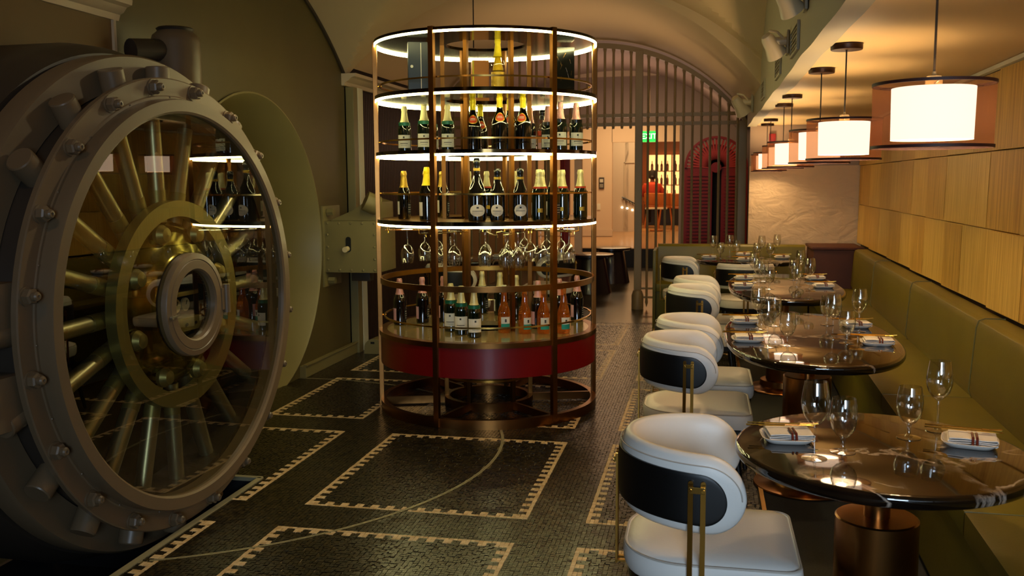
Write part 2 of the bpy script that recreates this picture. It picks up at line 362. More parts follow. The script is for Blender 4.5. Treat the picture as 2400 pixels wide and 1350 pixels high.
# worn brass track let into the floor, the arc the vault door swings on
AC = (-2.881, 4.863); AR = 1.7787
def arcpt(a, r=AR, z=0): return (AC[0]+r*math.cos(a), AC[1]+r*math.sin(a), z)
def seen(x, y):
    v = Vector((x, y, -1.5)); d = v.dot(Fw); u = 1200+FP*v.dot(R2)/d; t = 675-FP*v.dot(U2)/d
    return -5 < u < 2405 and t < 1352
cl, cdk = [], []
II, JJ = np.meshgrid(np.arange(NX), np.arange(NY), indexing='ij')
for i, j in zip(II.ravel(), JJ.ravel()):
    x = X0+(i+.5)*UX; y = Y0+(j+.5)*UX
    if x < -2.21 and y < PITY+.02: continue
    if abs(math.hypot(x-AC[0], y-AC[1])-AR) < .012 and x > -2.6: continue
    (cl if light_c[i, j] else cdk).append((x, y, inner[i, j]))
def tiles(cells, light, zt):
    a = np.array([(c[0], c[1], c[2]) for c in cells]); n = len(a); inn = a[:, 2] > .5
    ja = np.where(inn & (not light), .0022, .0008)
    cx = a[:, 0]+rng.normal(0, 1, n)*ja; cy = a[:, 1]+rng.normal(0, 1, n)*ja
    th = rng.normal(0, 1, n)*np.where(inn & (not light), .10, .03); h = UX/2*(.93+.04*rng.random(n)) if light else UX/2*(.90+.06*rng.random(n))
    co, si = np.cos(th), np.sin(th); V = np.zeros((n, 8, 3)); tx = rng.normal(0, .02, n); ty = rng.normal(0, .02, n)
    for k, (sx, sy) in enumerate(((-1, -1), (1, -1), (1, 1), (-1, 1))):
        dx, dy = sx*h, sy*h; px, py = dx*co-dy*si, dx*si+dy*co
        V[:, k, 0] = cx+px*1.02; V[:, k, 1] = cy+py*1.02; V[:, k, 2] = -.004
        V[:, k+4, 0] = cx+px*.96; V[:, k+4, 1] = cy+py*.96; V[:, k+4, 2] = zt+tx*px+ty*py
    F = np.array([(4, 5, 6, 7), (0, 1, 5, 4), (1, 2, 6, 5), (2, 3, 7, 6), (3, 0, 4, 7)])
    FF = (F[None]+8*np.arange(n)[:, None, None]).reshape(-1, 4)
    me = bpy.data.meshes.new('mosaic'); me.vertices.add(8*n); me.vertices.foreach_set('co', V.ravel()); me.loops.add(4*len(FF)); me.loops.foreach_set('vertex_index', FF.ravel().astype(np.int32))
    me.polygons.add(len(FF)); me.polygons.foreach_set('loop_start', np.arange(0, 4*len(FF), 4, dtype=np.int32)); me.update(calc_edges=True)
    sf = me.attributes.new('sharp_face', 'BOOLEAN', 'FACE'); sf.data.foreach_set('value', np.ones(len(FF), bool))
    at = me.attributes.new('tone', 'FLOAT', 'FACE'); at.data.foreach_set('value', np.repeat(rng.random(n)**1.5, 5).astype(np.float32))
    me.materials.append(M['tilelight' if light else 'tile']); return me
def tile_objs(cells, light, name, zt):
    cells = sorted(cells, key=lambda c: c[0]**2+c[1]**2); vis = [c for c in cells if seen(c[0], c[1])][:300]; vs = set((c[0], c[1]) for c in vis); rest = [c for c in cells if (c[0], c[1]) not in vs]
    protos = []
    for k in range(4):
        b = MB(); h = UX/2*.94; b.add([(sx*h*q, sy*h*q, z) for z, q in ((-.004, 1.02), (zt, .96)) for sx, sy in ((-1, -1), (1, -1), (1, 1), (-1, 1))], [(4, 5, 6, 7), (0, 1, 5, 4), (1, 2, 6, 5), (2, 3, 7, 6), (3, 0, 4, 7)])
        me = b.mesh(name, M['tilelight' if light else 'tile'], 0); at = me.attributes.new('tone', 'FLOAT', 'FACE'); at.data.foreach_set('value', [.04+.22*k]*5); protos.append(me)
    for c in vis:
        o = link(name, random.choice(protos), fl, (c[0]+random.gauss(0, .0006), c[1]+random.gauss(0, .0006), 0)); o.rotation_euler = (random.gauss(0, .02), random.gauss(0, .02), random.gauss(0, .03))
    o = link(name+'_field', tiles(rest, light, zt), fl); o['kind'] = 'stuff'
tile_objs(cl, True, 'border_tile', .0004)
tile_objs(cdk, False, 'mosaic_tile', 0)
for nm, mt, r0, r1, z in (('track', 'inlay', AR-.010, AR+.010, .0012),):
    b = MB(); n = 90; a0, a1 = R(-66), R(96)
    for k in range(n):
        for (ra, rb, zz) in ((AR-.008, AR-.002, z), (AR+.002, AR+.008, z), (AR-.002, AR+.002, -.002)):
            p = [arcpt(a0+(a1-a0)*k/n, ra, zz), arcpt(a0+(a1-a0)*(k+1)/n, ra, zz), arcpt(a0+(a1-a0)*(k+1)/n, rb, zz), arcpt(a0+(a1-a0)*k/n, rb, zz)]
            b.add(p, [(0, 1, 2, 3)])
    struct(b.build('trim_3', M[mt], smooth=0))

# ------------------------------------------------------------ setting: vaults and walls
def zmain(x): q = 2.415**2-(x+1.3)**2; return math.sqrt(max(q, .01))+.725
def zcross(y): q = 3.08**2-(y-5.67)**2; return math.sqrt(max(q, .01))+.106
def zgate(x):
    q = 2.13**2-(x+1.3)**2
    return math.sqrt(max(q, .01))+.975 if x > -1.3 else 2.42+.685*math.sqrt(max(0, 1-((x+1.3)/1.76)**2))
b = MB(); nx, ny = 70, 90; x0, x1, y0, y1 = XL, .42, 3.6, 7.75
for i in range(nx+1):
    for j in range(ny+1):
        x = x0+(x1-x0)*i/nx; y = y0+(y1-y0)*j/ny; b.v.append((x, y, max(zmain(x), zcross(y))))
b.f = [(i*(ny+1)+j, (i+1)*(ny+1)+j, (i+1)*(ny+1)+j+1, i*(ny+1)+j+1) for i in range(nx) for j in range(ny)]
struct(b.build('ceiling', M['vault'], smooth=20))
def barrel(fn, ya, yb, m, name='ceiling', xa=XL, xb=.42, n=60, th=0):
    b = MB()
    for x in [xa+(xb-xa)*i/n for i in range(n+1)]:
        b.v += [(x, ya, fn(x)), (x, yb, fn(x))]
    b.f = [(2*i, 2*i+2, 2*i+3, 2*i+1) for i in range(n)]
    return struct(b.build(name, m, smooth=40))
barrel(zmain, -3, 3.6, M['vault']); barrel(zgate, 7.75, 11.05, M['vault']); barrel(lambda x: zgate(x)+.05, 11.05, 14.6, M['mauve'])
b = MB()                                                    # transverse rib face between the two bays
for i in range(61):
    x = XL+3.47*i/60; b.v += [(x, 7.75, zgate(x)), (x, 7.75, max(zmain(x), zcross(7.75))+.01)]
b.f = [(2*i, 2*i+2, 2*i+3, 2*i+1) for i in range(60)]; struct(b.build('trim_4', M['vault'], smooth=0))
b = MB(); b.tube([(XL+.012, y, zcross(y)-.012) for y in np.linspace(4.45, 7.72, 40)], .016, 6); struct(b.build('trim_shadow_strip', M['greydark']))  # dark tube stands in for the shadow gap along the lunette arch
# left wall with the round vault portal
PY, PZ, PR = 6.025, 1.0235, 1.083
def edgept(a, y0=4.42, y1=7.75, zb=-.12):
    c, s_ = math.cos(a), math.sin(a); best = 9
    if c > 1e-6: best = min(best, (y1-PY)/c)
    if c < -1e-6: best = min(best, (y0-PY)/c)
    if s_ < -1e-6: best = min(best, (zb-PZ)/s_)
    t = 0
    while t < best:
        t += .01
        if PZ+t*s_ > zcross(PY+t*c): best = t; break
    return (PY+best*c, PZ+best*s_)
b = MB(); n = 120
for k in range(n):
    a = 2*PI*k/n; q = edgept(a); b.v += [(XL, PY+PR*math.cos(a), PZ+PR*math.sin(a)), (XL, q[0], q[1])]
b.f = [(2*k, 2*((k+1) % n), 2*((k+1) % n)+1, 2*k+1) for k in range(n)]
for yy in (4.42, 7.75): b.add([(XL, yy-.03, -.12), (XL, yy+.03, -.12), (XL, yy+.03, zcross(yy)), (XL, yy-.03, zcross(yy))], [(0, 1, 2, 3)])
b.add([(XL, 4.42, 2.2), (XL, 7.75, 2.2), (XL, 7.75, 2.3), (XL, 4.42, 2.3)], []) 
struct(b.build('wall_left', M['wall'], smooth=0))
b = MB(); MX = Matrix.Translation((XL, PY, PZ)) @ Matrix.Rotation(-PI/2, 4, 'Y')     # local z points to -x
b.lathe([(PR+.012, -.012), (PR, -.016), (PR-.01, 0), (.93, .50), (.93, .62), (.0001, .62)], 96, MX); struct(b.build('trim_6', M['greygreen']))
b = MB(); b.box((XL-.02+.035, 7.20, .045), (.07, 1.1, .09)); b.box((XL+.045, 7.20, .095), (.03, 1.1, .012)); struct(b.build('baseboard_left', M['greygreen'], smooth=0, bevel=.004))
b = MB(); b.box((-3.03, .72, 1.1), (.10, 7.36, 2.48)); struct(b.build('wall_left', M['pier'], smooth=0))
def cornice(y0_, y1_, x, z, nm, endret=True, s=1):
    prof = [(0, 0), (.02, 0), (.03, .03), (.05, .04), (.07, .065), (.10, .075), (.105, .10), (0, .10)]
    b = MB(); n = len(prof); b.v = [(x+p*s, y, z+h) for y in (y0_, y1_) for p, h in prof]
    b.f = [tuple(range(n)), tuple(range(n, 2*n))]+[(i, (i+1) % n, (i+1) % n+n, i+n) for i in range(n)]
    return struct(b.build(nm, M['trim'], smooth=30))
cornice(-2, 4.43, -2.985, 2.33, 'trim_7'); cornice(7.66, 11, -3.05, 2.32, 'trim_8', s=1.25)
b = MB(); b.box((-2.975, 4.395, 1.1), (.02, .02, 2.46)); struct(b.build('trim_9', M['trim'], smooth=0))
b = MB(); b.box((-3.02, 7.80, 1.15), (.08, .10, 2.33)); struct(b.build('trim_10', M['greygreen'], smooth=0, bevel=.006))
b = MB(); b.box((-3.02, 7.95, 1.15), (.06, .12, 2.34)); struct(b.build('trim_11', M['whitetrim'], smooth=0, bevel=.006))
b = MB(); b.box((-3.15, 9.6, 1.2), (.1, 3.3, 2.5)); b.box((-3.15, 9.4, 2.8), (.1, 3.4, .8)); wl = struct(b.build('wall_left', M['darkwood'], smooth=0))
for k in range(64):
    if k == 0: sm = MB().box((0, 0, 0), (.022, .034, 2.3)).mesh('slat', M['darkwood'], 0)
    link('slat', sm, wl, (-3.09, 8.05+k*.047, 1.16))
# right side: bulkhead, low ceiling, end wall, panelled wall
b = MB(); n = 120
for k in range(n+1):
    y = -3+13.1*k/n; zb = 2.047+.005*math.sin(y*3.1)+.003*math.sin(y*7.3); zt = max(zmain(.41), zcross(y)) if 3.6 < y < 7.75 else (zmain(.41) if y <= 3.6 else zgate(.41))
    b.v += [(.41, y, zb), (.41, y, zt+.06), (.50, y, zt+.06), (.50, y, zb)]
b.f = [(4*k+i, 4*k+4+i, 4*k+4+(i+1) % 4, 4*k+(i+1) % 4) for k in range(n) for i in range(4)]
struct(b.build('trim_12', M['beam'], smooth=30))
b = MB(); b.box((1.05, 3.55, 2.12), (1.24, 13.1, .13)); struct(b.build('ceiling', M['ceil'], smooth=0))
b = MB(); b.box((.99, 10.1, 1.27), (1.16, .1, .82)); b.box((1.0, 10.13, .4), (1.16, .1, .9)); b.box((.99, 10.11, 1.87), (1.16, .1, .4)); 
b.v = []; b.f = []
b.box((1.02, 10.12, .82), (1.16, .1, 1.64)); ew = struct(b.build('wall_back', M['trowel'], smooth=0))
b = MB(); b.box((1.02, 10.13, 1.86), (1.16, .1, .44)); struct(b.build('wall_back', M['mauve'], smooth=0))
WA = -math.atan(.0264)
wr = bpy.data.objects.new('wall_right', None); C.objects.link(wr); wr.location = (1.262, 0, 0); wr.rotation_euler.z = WA; struct(wr)
b = MB(); b.box((.08, 3.5, 1.0), (.10, 13.4, 2.1)); b.build('backing', M['darkwood'], wr, smooth=0)
pw = 1.035
for r_, (z0, z1, off) in enumerate(((.855, 1.2445, 5.05), (1.2455, 1.6345, 4.55), (1.6355, 2.03, 5.03))):
    for k in range(-5, 6):
        ya = off+k*pw; yb = ya+pw
        if ya < -.6 or ya > 10: continue
        yb = min(yb, 10.05); sp = ya+(yb-ya)*random.uniform(.42, .62); dx = random.uniform(-.003, .005)
        pa = MB(); pa.add([(x, y, z) for x, y, z in ((.028, ya+.002, z0+.001), (.028, yb-.002, z0+.001), (.028, yb-.002, z1-.001), (.028, ya+.002, z1-.001),
            (.006+dx, ya+.003, z0+.002), (-.012+dx, yb-.003, z0+.002), (-.006+dx, yb-.003, z1-.002), (.012+dx, ya+.003, z1-.002))], [(3, 2, 1, 0), (4, 5, 6, 7), (0, 1, 5, 4), (1, 2, 6, 5), (2, 3, 7, 6), (3, 0, 4, 7)])
        mt = M['wood'] if random.random() < .5 else M['wood2']
        o = pa.build('panel', mt, wr, smooth=0, bevel=.0015)
        vb = MB(); f0 = (sp-ya)/(yb-ya); xa_ = lambda f, z: .006+dx+(.006 if z else 0)-.018*f-.0014
        vb.add([(xa_(f0, 0), sp, z0+.006), (xa_(.985, 0), yb-.01, z0+.006), (xa_(.985, 1), yb-.01, z1-.006), (xa_(f0, 1), sp, z1-.006)], [(0, 1, 2, 3)])
        vb.build('veneer', M['wood2'] if mt == M['wood'] else M['wood'], o, smooth=0)
b = MB(); b.box((-.005, 3.6, 2.04), (.03, 13, .02)); b.build('crown_strip', M['whitetrim'], wr, smooth=0)
# behind the camera
b = MB(); b.box((-1, -3.05, 1.6), (5.4, .1, 3.6)); struct(b.build('wall_front', M['pier'], smooth=0))

# ------------------------------------------------------------ beyond the gate
b = MB()                                                    # header wall with a flat arched opening, right part solid
b.box((.35, 14.62, 1.6), (1.5, .12, 3.2)); n = 24
pts = [(-3.2, 3.2), (-3.2, 1.9)]+[(-3.2+2.8*i/n, 1.95+.42*math.sin(PI/2*min(1, (i/n)*1.25))**.8) for i in range(1, n+1)]+[(-.4, 3.2)]
b.prism(pts, .12, Matrix.Translation((0, 14.68, 0)) @ Matrix.Rotation(PI/2, 4, 'X')); struct(b.build('wall_back', M['mauve'], smooth=0))
b = MB(); b.box((-3.15, 14.3, 1.6), (.1, 6.2, 3.2)); struct(b.build('wall_left', M['pier'], smooth=0))
b = MB(); b.box((1.0, 12.6, 1.6), (.1, 4.0, 3.2)); struct(b.build('wall_right', M['mauve'], smooth=0))
b = MB(); b.box((-1.2, 21.6, .16), (5.2, 10.2, .32)); st = struct(b.build('floor', M['platform'], smooth=0))
b = MB(); b.box((-1.2, 16.48, .155), (5.2, .02, .31)); struct(b.build('trim_13', M['riser'], smooth=0))
b = MB(); b.box((-2.93, 20.0, 1.7), (1.98, .12, 2.76)); b.box((.55, 20, 1.7), (2.0, .12, 2.76)); b.box((-1.19, 20, 2.7), (1.52, .12, .8)); struct(b.build('wall_back', M['cream'], smooth=0))
b = MB(); b.box((-2.9, 19.92, .40), (1.95, .03, .14)); struct(b.build('baseboard_back', M['cream'], smooth=0))
b = MB(); b.box((-3.85, 18.3, 1.6), (.1, 3.6, 3.0)); b.box((1.5, 18.3, 1.6), (.1, 7.6, 3.0)); struct(b.build('wall_left', M['cream'], smooth=0))
b = MB(); b.box((-1.2, 20.4, 3.12), (5.6, 11.8, .1)); struct(b.build('ceiling', M['cream'], smooth=0))
b = MB(); b.box((-2.37, 22.0, 1.7), (1.5, .1, 2.76)); b.box((-1.80, 24.4, 1.7), (.08, 4.9, 2.76)); struct(b.build('wall_back', M['cream'], smooth=0))
b = MB()
for x0_, x1_, z0_, z1_ in ((-1.86, -1.84, .4, 1.92), (-1.86, -1.56, 1.90, 1.92)): b.box(((x0_+x1_)/2, 21.93, (z0_+z1_)/2), (x1_-x0_, .03, z1_-z0_))
struct(b.build('door_1', M['trim'], smooth=0))
b = MB(); b.box((-1.2, 26.6, 1.7), (3.2, .1, 2.9)); b.box((.3, 24, 1.7), (.1, 5, 2.9)); struct(b.build('wall_back', M['barshelf'], smooth=0))
# step lights + handrail
t = thing('handrail', 'black curled handrail sloping down the cream stair wall', 'handrail', (-1.9, 21.90, .5))
b = MB(); b.tube([(0, 0, .62), (.05, 0, .60), (.35, 0, .44)], .016, 6); b.build('rail', M['blackleg'], t)
for k in range(5):
    b = MB(); b.tube([(.03+.07*k, .0, .61-.037*k), (.03+.07*k, -.02, .57-.037*k), (.06+.07*k, .03, .55-.037*k)], .009, 5); b.build('bracket', M['blackleg'], t)
for k, (u, zz) in enumerate(((-1.90, .88), (-1.78, .86), (-1.66, .82))):
    b = MB(); b.cyl((0, 0, 0), (0, -.02, 0), .02, 10); o = b.build('step_light', mat('step_light_lens%d' % k, 'ffffff', emit='fff0d0', es=6), loc=(u, 21.95, zz)); tag(o, ['leftmost', 'middle', 'rightmost'][k]+' of three small step lights low on the stair wall', 'light', 'step lights')
# keypad
t = thing('wall_keypad', 'grey wall keypad box on the cream wall left of the bar doorway', 'keypad', (-2.16, 19.92, 1.45))
MB().box((0, 0, 0), (.11, .03, .24)).build('case', M['greydark'], t, bevel=.006); MB().box((0, -.02, .05), (.07, .01, .07)).build('display', M['dial'], t, smooth=0)
b = MB()
for i in range(3):
    for j in range(3): b.box((-.025+.025*i, -.019, -.03-.025*j), (.016, .008, .016))
b.build('keys', M['dial'], t, smooth=0)
b = MB().box((0, 0, 0), (.07, .02, .13)); o = b.build('light_switch', M['whitetrim'], loc=(-2.22, 19.93, .95), bevel=.004); tag(o, 'small pale switch plate on the cream wall below the keypad', 'switch')
# bar: backlit shelves, counter, bottles
t = thing('back_bar', 'backlit bar shelving glowing warm at the far end', 'bar shelves', (-1.02, 26.3, .33))
MB().box((0, .15, 1.2), (1.06, .04, 1.35)).build('lit_panel', M['barlight'], t, smooth=0)
for z in (.62, 1.04, 1.42, 1.88): MB().box((0, .02, z), (1.10, .26, .025)).build('shelf', M['barshelf'], t, smooth=0)
for x in (-.54, .1, .54): MB().box((x, -.04, 1.2), (.03, .2, 1.38)).build('upright', M['barshelf'], t, smooth=0)
bp = MB().lathe([(.001, 0), (.036, 0), (.036, .16), (.012, .20), (.012, .27), (.001, .27)], 10).mesh('bottle', M['amber'])
k = 0
for zi, z in enumerate((.635, 1.055, 1.435)):
    for x in (-.44, -.3, -.18, -.02, .2, .32, .45):
        o = link('bottle', bp, None, (-1.02+x, 26.3+.02, .33+z)); o.location.z += 0; tag(o, 'amber bottle, %s from left on the %s backlit bar shelf' % (ordw[[-.44, -.3, -.18, -.02, .2, .32, .45].index(x)], ['lowest', 'middle', 'top'][zi]), 'bottle', 'far bar bottles'); k += 1
t = thing('bar_counter', 'dark bar counter in front of the backlit shelves', 'bar counter', (-1.0, 25.3, .33))
MB().box((0, 0, .30), (1.15, .5, .60)).build('front', M['blackleg'], t, smooth=0); MB().box((0, 0, .62), (1.2, .6, .04)).build('top', M['tabledark'], t, smooth=0)
def stool(x, y, lab):
    t = thing('bar_stool', lab, 'stool', (x, y, .33), 0, 'bar stools')
    MB().lathe([(.001, .50), (.16, .50), (.18, .53), (.16, .57), (.001, .58)], 16).build('seat', M['stool'], t)
    b = MB().lathe([(.17, .56), (.20, .60), (.21, .85), (.18, .86), (.17, .60)], 14, None, True, R(200), R(340)); b.build('backrest', M['stool'], t)
    for sx, sy in ((-1, -1), (1, -1), (1, 1), (-1, 1)): MB().cyl((sx*.11, sy*.11, .5), (sx*.17, sy*.17, 0), .014, 8).build('leg', M['stool'], t)
stool(-.95, 23.2, 'tan bar stool in the bar doorway, left of the other'); stool(-.62, 22.6, 'tan bar stool nearest the right jamb of the bar doorway')
t = thing('high_table', 'small tan table between bar and doorway', 'table', (-1.12, 22.2, .33)); MB().box((0, 0, .52), (.5, .4, .03)).build('top', M['trim'], t, smooth=0); MB().cyl((0, 0, 0), (0, 0, .51), .03).build('leg', M['stool'], t); MB().cyl((0, 0, 0), (0, 0, .02), .16).build('base', M['stool'], t)
# person at the bar
t = thing('person', 'person with dark hair in a red shirt seated at the bar, back turned', 'person', (-1.30, 23.6, .33))
def skin_body(name, joints, edges, m, parent):
    me = bpy.data.meshes.new(name); me.from_pydata([j[0] for j in joints], edges, []); o = bpy.data.objects.new(name, me); C.objects.link(o); o.parent = parent
    sk = o.modifiers.new('skin', 'SKIN'); me.skin_vertices or None
    if not me.skin_vertices: me.attributes
    for v, j in zip(me.skin_vertices[0].data, joints): v.radius = (j[1], j[1]*(.75 if len(j) < 3 else j[2]))
    me.skin_vertices[0].data[0].use_root = True; o.modifiers.new('sub', 'SUBSURF').levels = 2; o.modifiers['sub'].render_levels = 2; me.materials.append(m)
    return o
try:
    bpy.context.view_layer.update()
    J = [((0, 0, .62), .15), ((0, .02, .82), .13), ((0, .03, 1.02), .15), ((0, .04, 1.10), .07), ((0, .05, 1.2), .05), ((0, .05, 1.28), .085, 1.1), ((0, .05, 1.36), .07, 1.1),
         ((-.17, .03, 1.05), .06), ((-.25, .08, .82), .045), ((-.16, .28, .74), .035), ((.17, .03, 1.05), .06), ((.25, .08, .82), .045), ((.16, .28, .74), .035),
         ((-.09, .05, .58), .09), ((-.12, .38, .56), .07), ((-.12, .42, .16), .05), ((-.12, .5, .10), .045), ((.09, .05, .58), .09), ((.12, .38, .56), .07), ((.12, .42, .16), .05), ((.12, .5, .10), .045)]
    E_ = [(0, 1), (1, 2), (2, 3), (3, 4), (4, 5), (5, 6), (2, 7), (7, 8), (8, 9), (2, 10), (10, 11), (11, 12), (0, 13), (13, 14), (14, 15), (15, 16), (0, 17), (17, 18), (18, 19), (19, 20)]
    me = bpy.data.meshes.new('body'); me.from_pydata([j[0] for j in J], E_, []); o = bpy.data.objects.new('body', me); C.objects.link(o); o.parent = t
    o.modifiers.new('skin', 'SKIN'); bpy.context.view_layer.update()
    for v, j in zip(me.skin_vertices[0].data, J): v.radius = (j[1], j[1]*.8)
    me.skin_vertices[0].data[0].use_root = True
    s_ = o.modifiers.new('sub', 'SUBSURF'); s_.levels = 2; s_.render_levels = 2; me.materials.append(M['skin']); 
except Exception as ex: print('body', ex)
sh = MB().lathe([(.15, .58), (.165, .66), (.16, .85), (.195, 1.0), (.17, 1.08), (.07, 1.13)], 16, Matrix.Diagonal((1.15, .8, 1, 1))); sh.build('shirt', M['shirt'], t)
for sx in (-1, 1): MB().tube([(sx*.15, .03, 1.07), (sx*.22, .05, .95), (sx*.27, .1, .80)], .062, 10).build('sleeve', M['shirt'], t)
MB().lathe([(.001, -.13), (.08, -.11), (.105, 0), (.09, .09), (.001, .12)], 14, Matrix.Translation((0, .03, 1.32))).build('hair', M['hair'], t)
MB().lathe([(.001, -.05), (.045, 0), (.001, .05)], 10, Matrix.Translation((0, -.06, 1.26))).build('hair_bun', M['hair'], t)
for sx in (-1, 1): MB().tube([(sx*.09, .0, .58), (sx*.12, .38, .56), (sx*.12, .44, .12)], .075, 10).build('trouser_leg', M['pants'], t)
stool(-1.30, 23.6, 'bar stool that the person in the red shirt sits on')
# exit sign
t = thing('exit_sign', 'glowing green EXIT sign hanging beyond the gate', 'exit sign', (-.80, 13.6, 2.12))
MB().box((0, 0, 0), (.21, .04, .15)).build('panel', M['exit'], t, smooth=0); MB().cyl((0, 0, .07), (0, 0, 1.0), .008).build('stem', M['iron'], t)
def textobj(s, size, m, parent, loc, rot, name='lettering'):
    cu = bpy.data.curves.new(name, 'FONT'); cu.body = s; cu.size = size; cu.align_x = 'CENTER'; cu.align_y = 'CENTER'; cu.extrude = .002
    o = bpy.data.objects.new(name, cu); C.objects.link(o); dg = bpy.context.evaluated_depsgraph_get(); me = bpy.data.meshes.new_from_object(o.evaluated_get(dg)); bpy.data.objects.remove(o)
    me.materials.clear(); me.materials.append(m); q = bpy.data.objects.new(name, me); C.objects.link(q); q.parent = parent; q.location = loc; q.rotation_euler = rot; return q
textobj('EXIT', .105, M['exitletter'], t, (0, -.024, 0), (PI/2, 0, 0))
# fan-topped red doors
t = thing('fan_door', 'tall red double door with an arched fan of louvres, behind the gate bars', 'door', (.14, 14.0, 0))
b = MB(); b.lathe([(.45, 0), (.45, .05), (.415, .05), (.415, 0)], 32, Matrix.Translation((0, .02, 1.68)) @ Matrix.Rotation(PI/2, 4, 'X'), True, 0, PI); b.build('arch_frame', M['redpanel'], t)
for k in range(25):
    a = PI*(k+.5)/25; d = Vector((math.cos(a), 0, math.sin(a))); MB().bar(Vector((0, 0, 1.68))+d*.07, Vector((0, 0, 1.68))+d*.42, .028, .012, (0, 1, 0)).build('louvre', M['redslat'], t, smooth=0)
MB().cyl((0, .01, 1.68), (0, -.04, 1.68), .075, 16).build('boss', M['redpanel'], t)
MB().lathe([(.001, 0), (.335, 0), (.335, .01), (.001, .01)], 32, Matrix.Translation((0, .05, 1.68)) @ Matrix.Rotation(PI/2, 4, 'X'), False, 0, PI).build('louvre_gap_shade', M['blackvoid'], t)  # black half-disc added to put shade in the gaps between louvres
MB().box((0, .12, .83), (.5, .02, 1.66)).build('dark_interior', M['blackvoid'], t, smooth=0)
for x0_, x1_ in ((-.45, -.05), (.08, .45)):
    d = MB().box(((x0_+x1_)/2, .02, .84), (x1_-x0_, .03, 1.68)).build('door_leaf', M['redpanel'], t, smooth=0, bevel=.004)
    for j in range(30): MB().box(((x0_+x1_)/2, -.005, .12+.05*j), (x1_-x0_-.08, .02, .030)).build('slat', M['redpanel'], d, smooth=0)
b = MB(); b.box((0, 0, 0), (.16, .10, 1.9)); o = b.build('red_screen', M['redpanel'], loc=(-2.3, 15.6, .95), bevel=.01); tag(o, 'dark red lacquered panel seen through the bottle carousel, beyond the gate', 'screen')
MB().box((-.0, -.07, 0), (.012, .012, 1.8)).build('moulding', M['redslat'], o, smooth=0)
o = MB().box((0, 0, 1.1), (.12, .12, 2.2)).build('trim_14', M['cream'], loc=(-2.05, 15.4, 0), smooth=0); struct(o)
# dark drum tables
def drum(x, y, r, lab):
    t = thing('drum_table', lab, 'table', (x, y, 0), 0, 'dark drum tables')
    MB().lathe([(.001, .52), (r-.01, .52), (r, .515), (r, .49), (r-.02, .48), (.001, .48)], 40).build('tabletop', M['tabledark'], t)
    MB().lathe([(r*.92, 0), (r*.62, .48)], 40).build('base', M['tabledark'], t)
drum(-1.52, 12.6, .32, 'dark glossy round drum table nearest the gate post'); drum(-1.36, 13.9, .30, 'dark glossy round drum table set behind the nearer one')

# ------------------------------------------------------------ iron gate
GY = 11.0
g = thing('iron_gate', 'olive painted iron bar gate with arched top across the corridor', 'gate', (-1.3, GY, 0))
gx = lambda x: x+1.3
def ga(x, d=0): return zgate(x)-.035
b = MB(); n = 60; xs = [-3.04+3.49*i/n for i in range(n+1)]
for x in xs: b.v += [(gx(x), -.03, ga(x)), (gx(x), .03, ga(x)), (gx(x), .03, ga(x)-.06), (gx(x), -.03, ga(x)-.06)]
b.f = [(4*k+i, 4*k+4+i, 4*k+4+(i+1) % 4, 4*k+(i+1) % 4) for k in range(n) for i in range(4)]; b.build('arch_frame', M['iron'], g)
for z in (2.245, 2.144): MB().box((0, 0, z), (3.46, .034, .040)).build('rail', M['iron'], g, smooth=0)
k = 0; x = -2.96
while x < .42:
    isd = abs(x+.76) < .05
    top = ga(x)-.03
    if not isd:
        low = 2.144 if -1.82 < x < -.8 else .06
        b = MB(); w_ = .022
        b.cyl((gx(x), 0, low+.1), (gx(x), 0, top), .0145, 8)
        for zz in (2.245, 2.144, top-.03):                                       # swollen joints where bar meets rail
            b.lathe([(.0125, -.05), (.022, 0), (.0125, .05)], 8, Matrix.Translation((gx(x), 0, zz)))
        if low < 1:
            b.lathe([(.001, -.10), (.018, -.04), (.0125, .02), (.0125, .1)], 8, Matrix.Translation((gx(x), 0, low+.06)))
        b.build('bar', M['iron'], g)
    x += .1
MB().box((gx(-.765), 0, 1.6), (.085, .07, 2.75)).build('post', M['iron'], g, smooth=0, bevel=.008)
MB().lathe([(.001, 0), (.07, 0), (.07, .16), (.05, .22), (.001, .22)], 16, Matrix.Translation((gx(-.765), 0, 0))).build('post_foot', M['iron'], g)
MB().box((gx(.40), 0, 1.08), (.09, .07, 2.16)).build('post', M['iron'], g, smooth=0, bevel=.008)
MB().box((gx(-1.82), 0, 1.1), (.04, .04, 2.1)).build('post', M['iron'], g, smooth=0)
for z in (.245, .14):
    MB().box((gx(-.2), 0, z), (1.1, .02, .026)).build('rail', M['iron'], g, smooth=0); MB().box((gx(-2.4), 0, z), (1.2, .02, .026)).build('rail', M['iron'], g, smooth=0)

# ------------------------------------------------------------ vault door
phi = .0365
D = thing('vault_door', 'huge round grey bank vault door standing open, glazed over its bolt works', 'vault door', (-2.244, 3.7115, 0), -phi)
DZ = .973
# local frame: x outward (towards the room), y along the wall, z up; lathe axis = x
def DX(s=0): return Matrix.Translation((s, 0, DZ)) @ Matrix.Rotation(PI/2, 4, 'Y')
def dp(s, r, a): return (s, r*math.cos(a), DZ+r*math.sin(a))
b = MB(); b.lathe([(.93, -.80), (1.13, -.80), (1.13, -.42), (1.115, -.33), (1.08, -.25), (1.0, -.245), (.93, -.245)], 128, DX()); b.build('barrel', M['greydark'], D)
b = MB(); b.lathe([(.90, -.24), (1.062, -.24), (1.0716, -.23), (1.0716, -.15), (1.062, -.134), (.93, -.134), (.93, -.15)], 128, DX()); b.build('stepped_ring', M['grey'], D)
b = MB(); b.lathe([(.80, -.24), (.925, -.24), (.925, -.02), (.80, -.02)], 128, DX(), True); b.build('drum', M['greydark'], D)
b = MB(); b.lathe([(.86, -.03), (.968, -.03), (.973, -.025), (.973, -.004), (.968, 0), (.90, 0), (.895, .004), (.86, .004)], 128, DX(), True); b.build('flange', M['grey'], D)
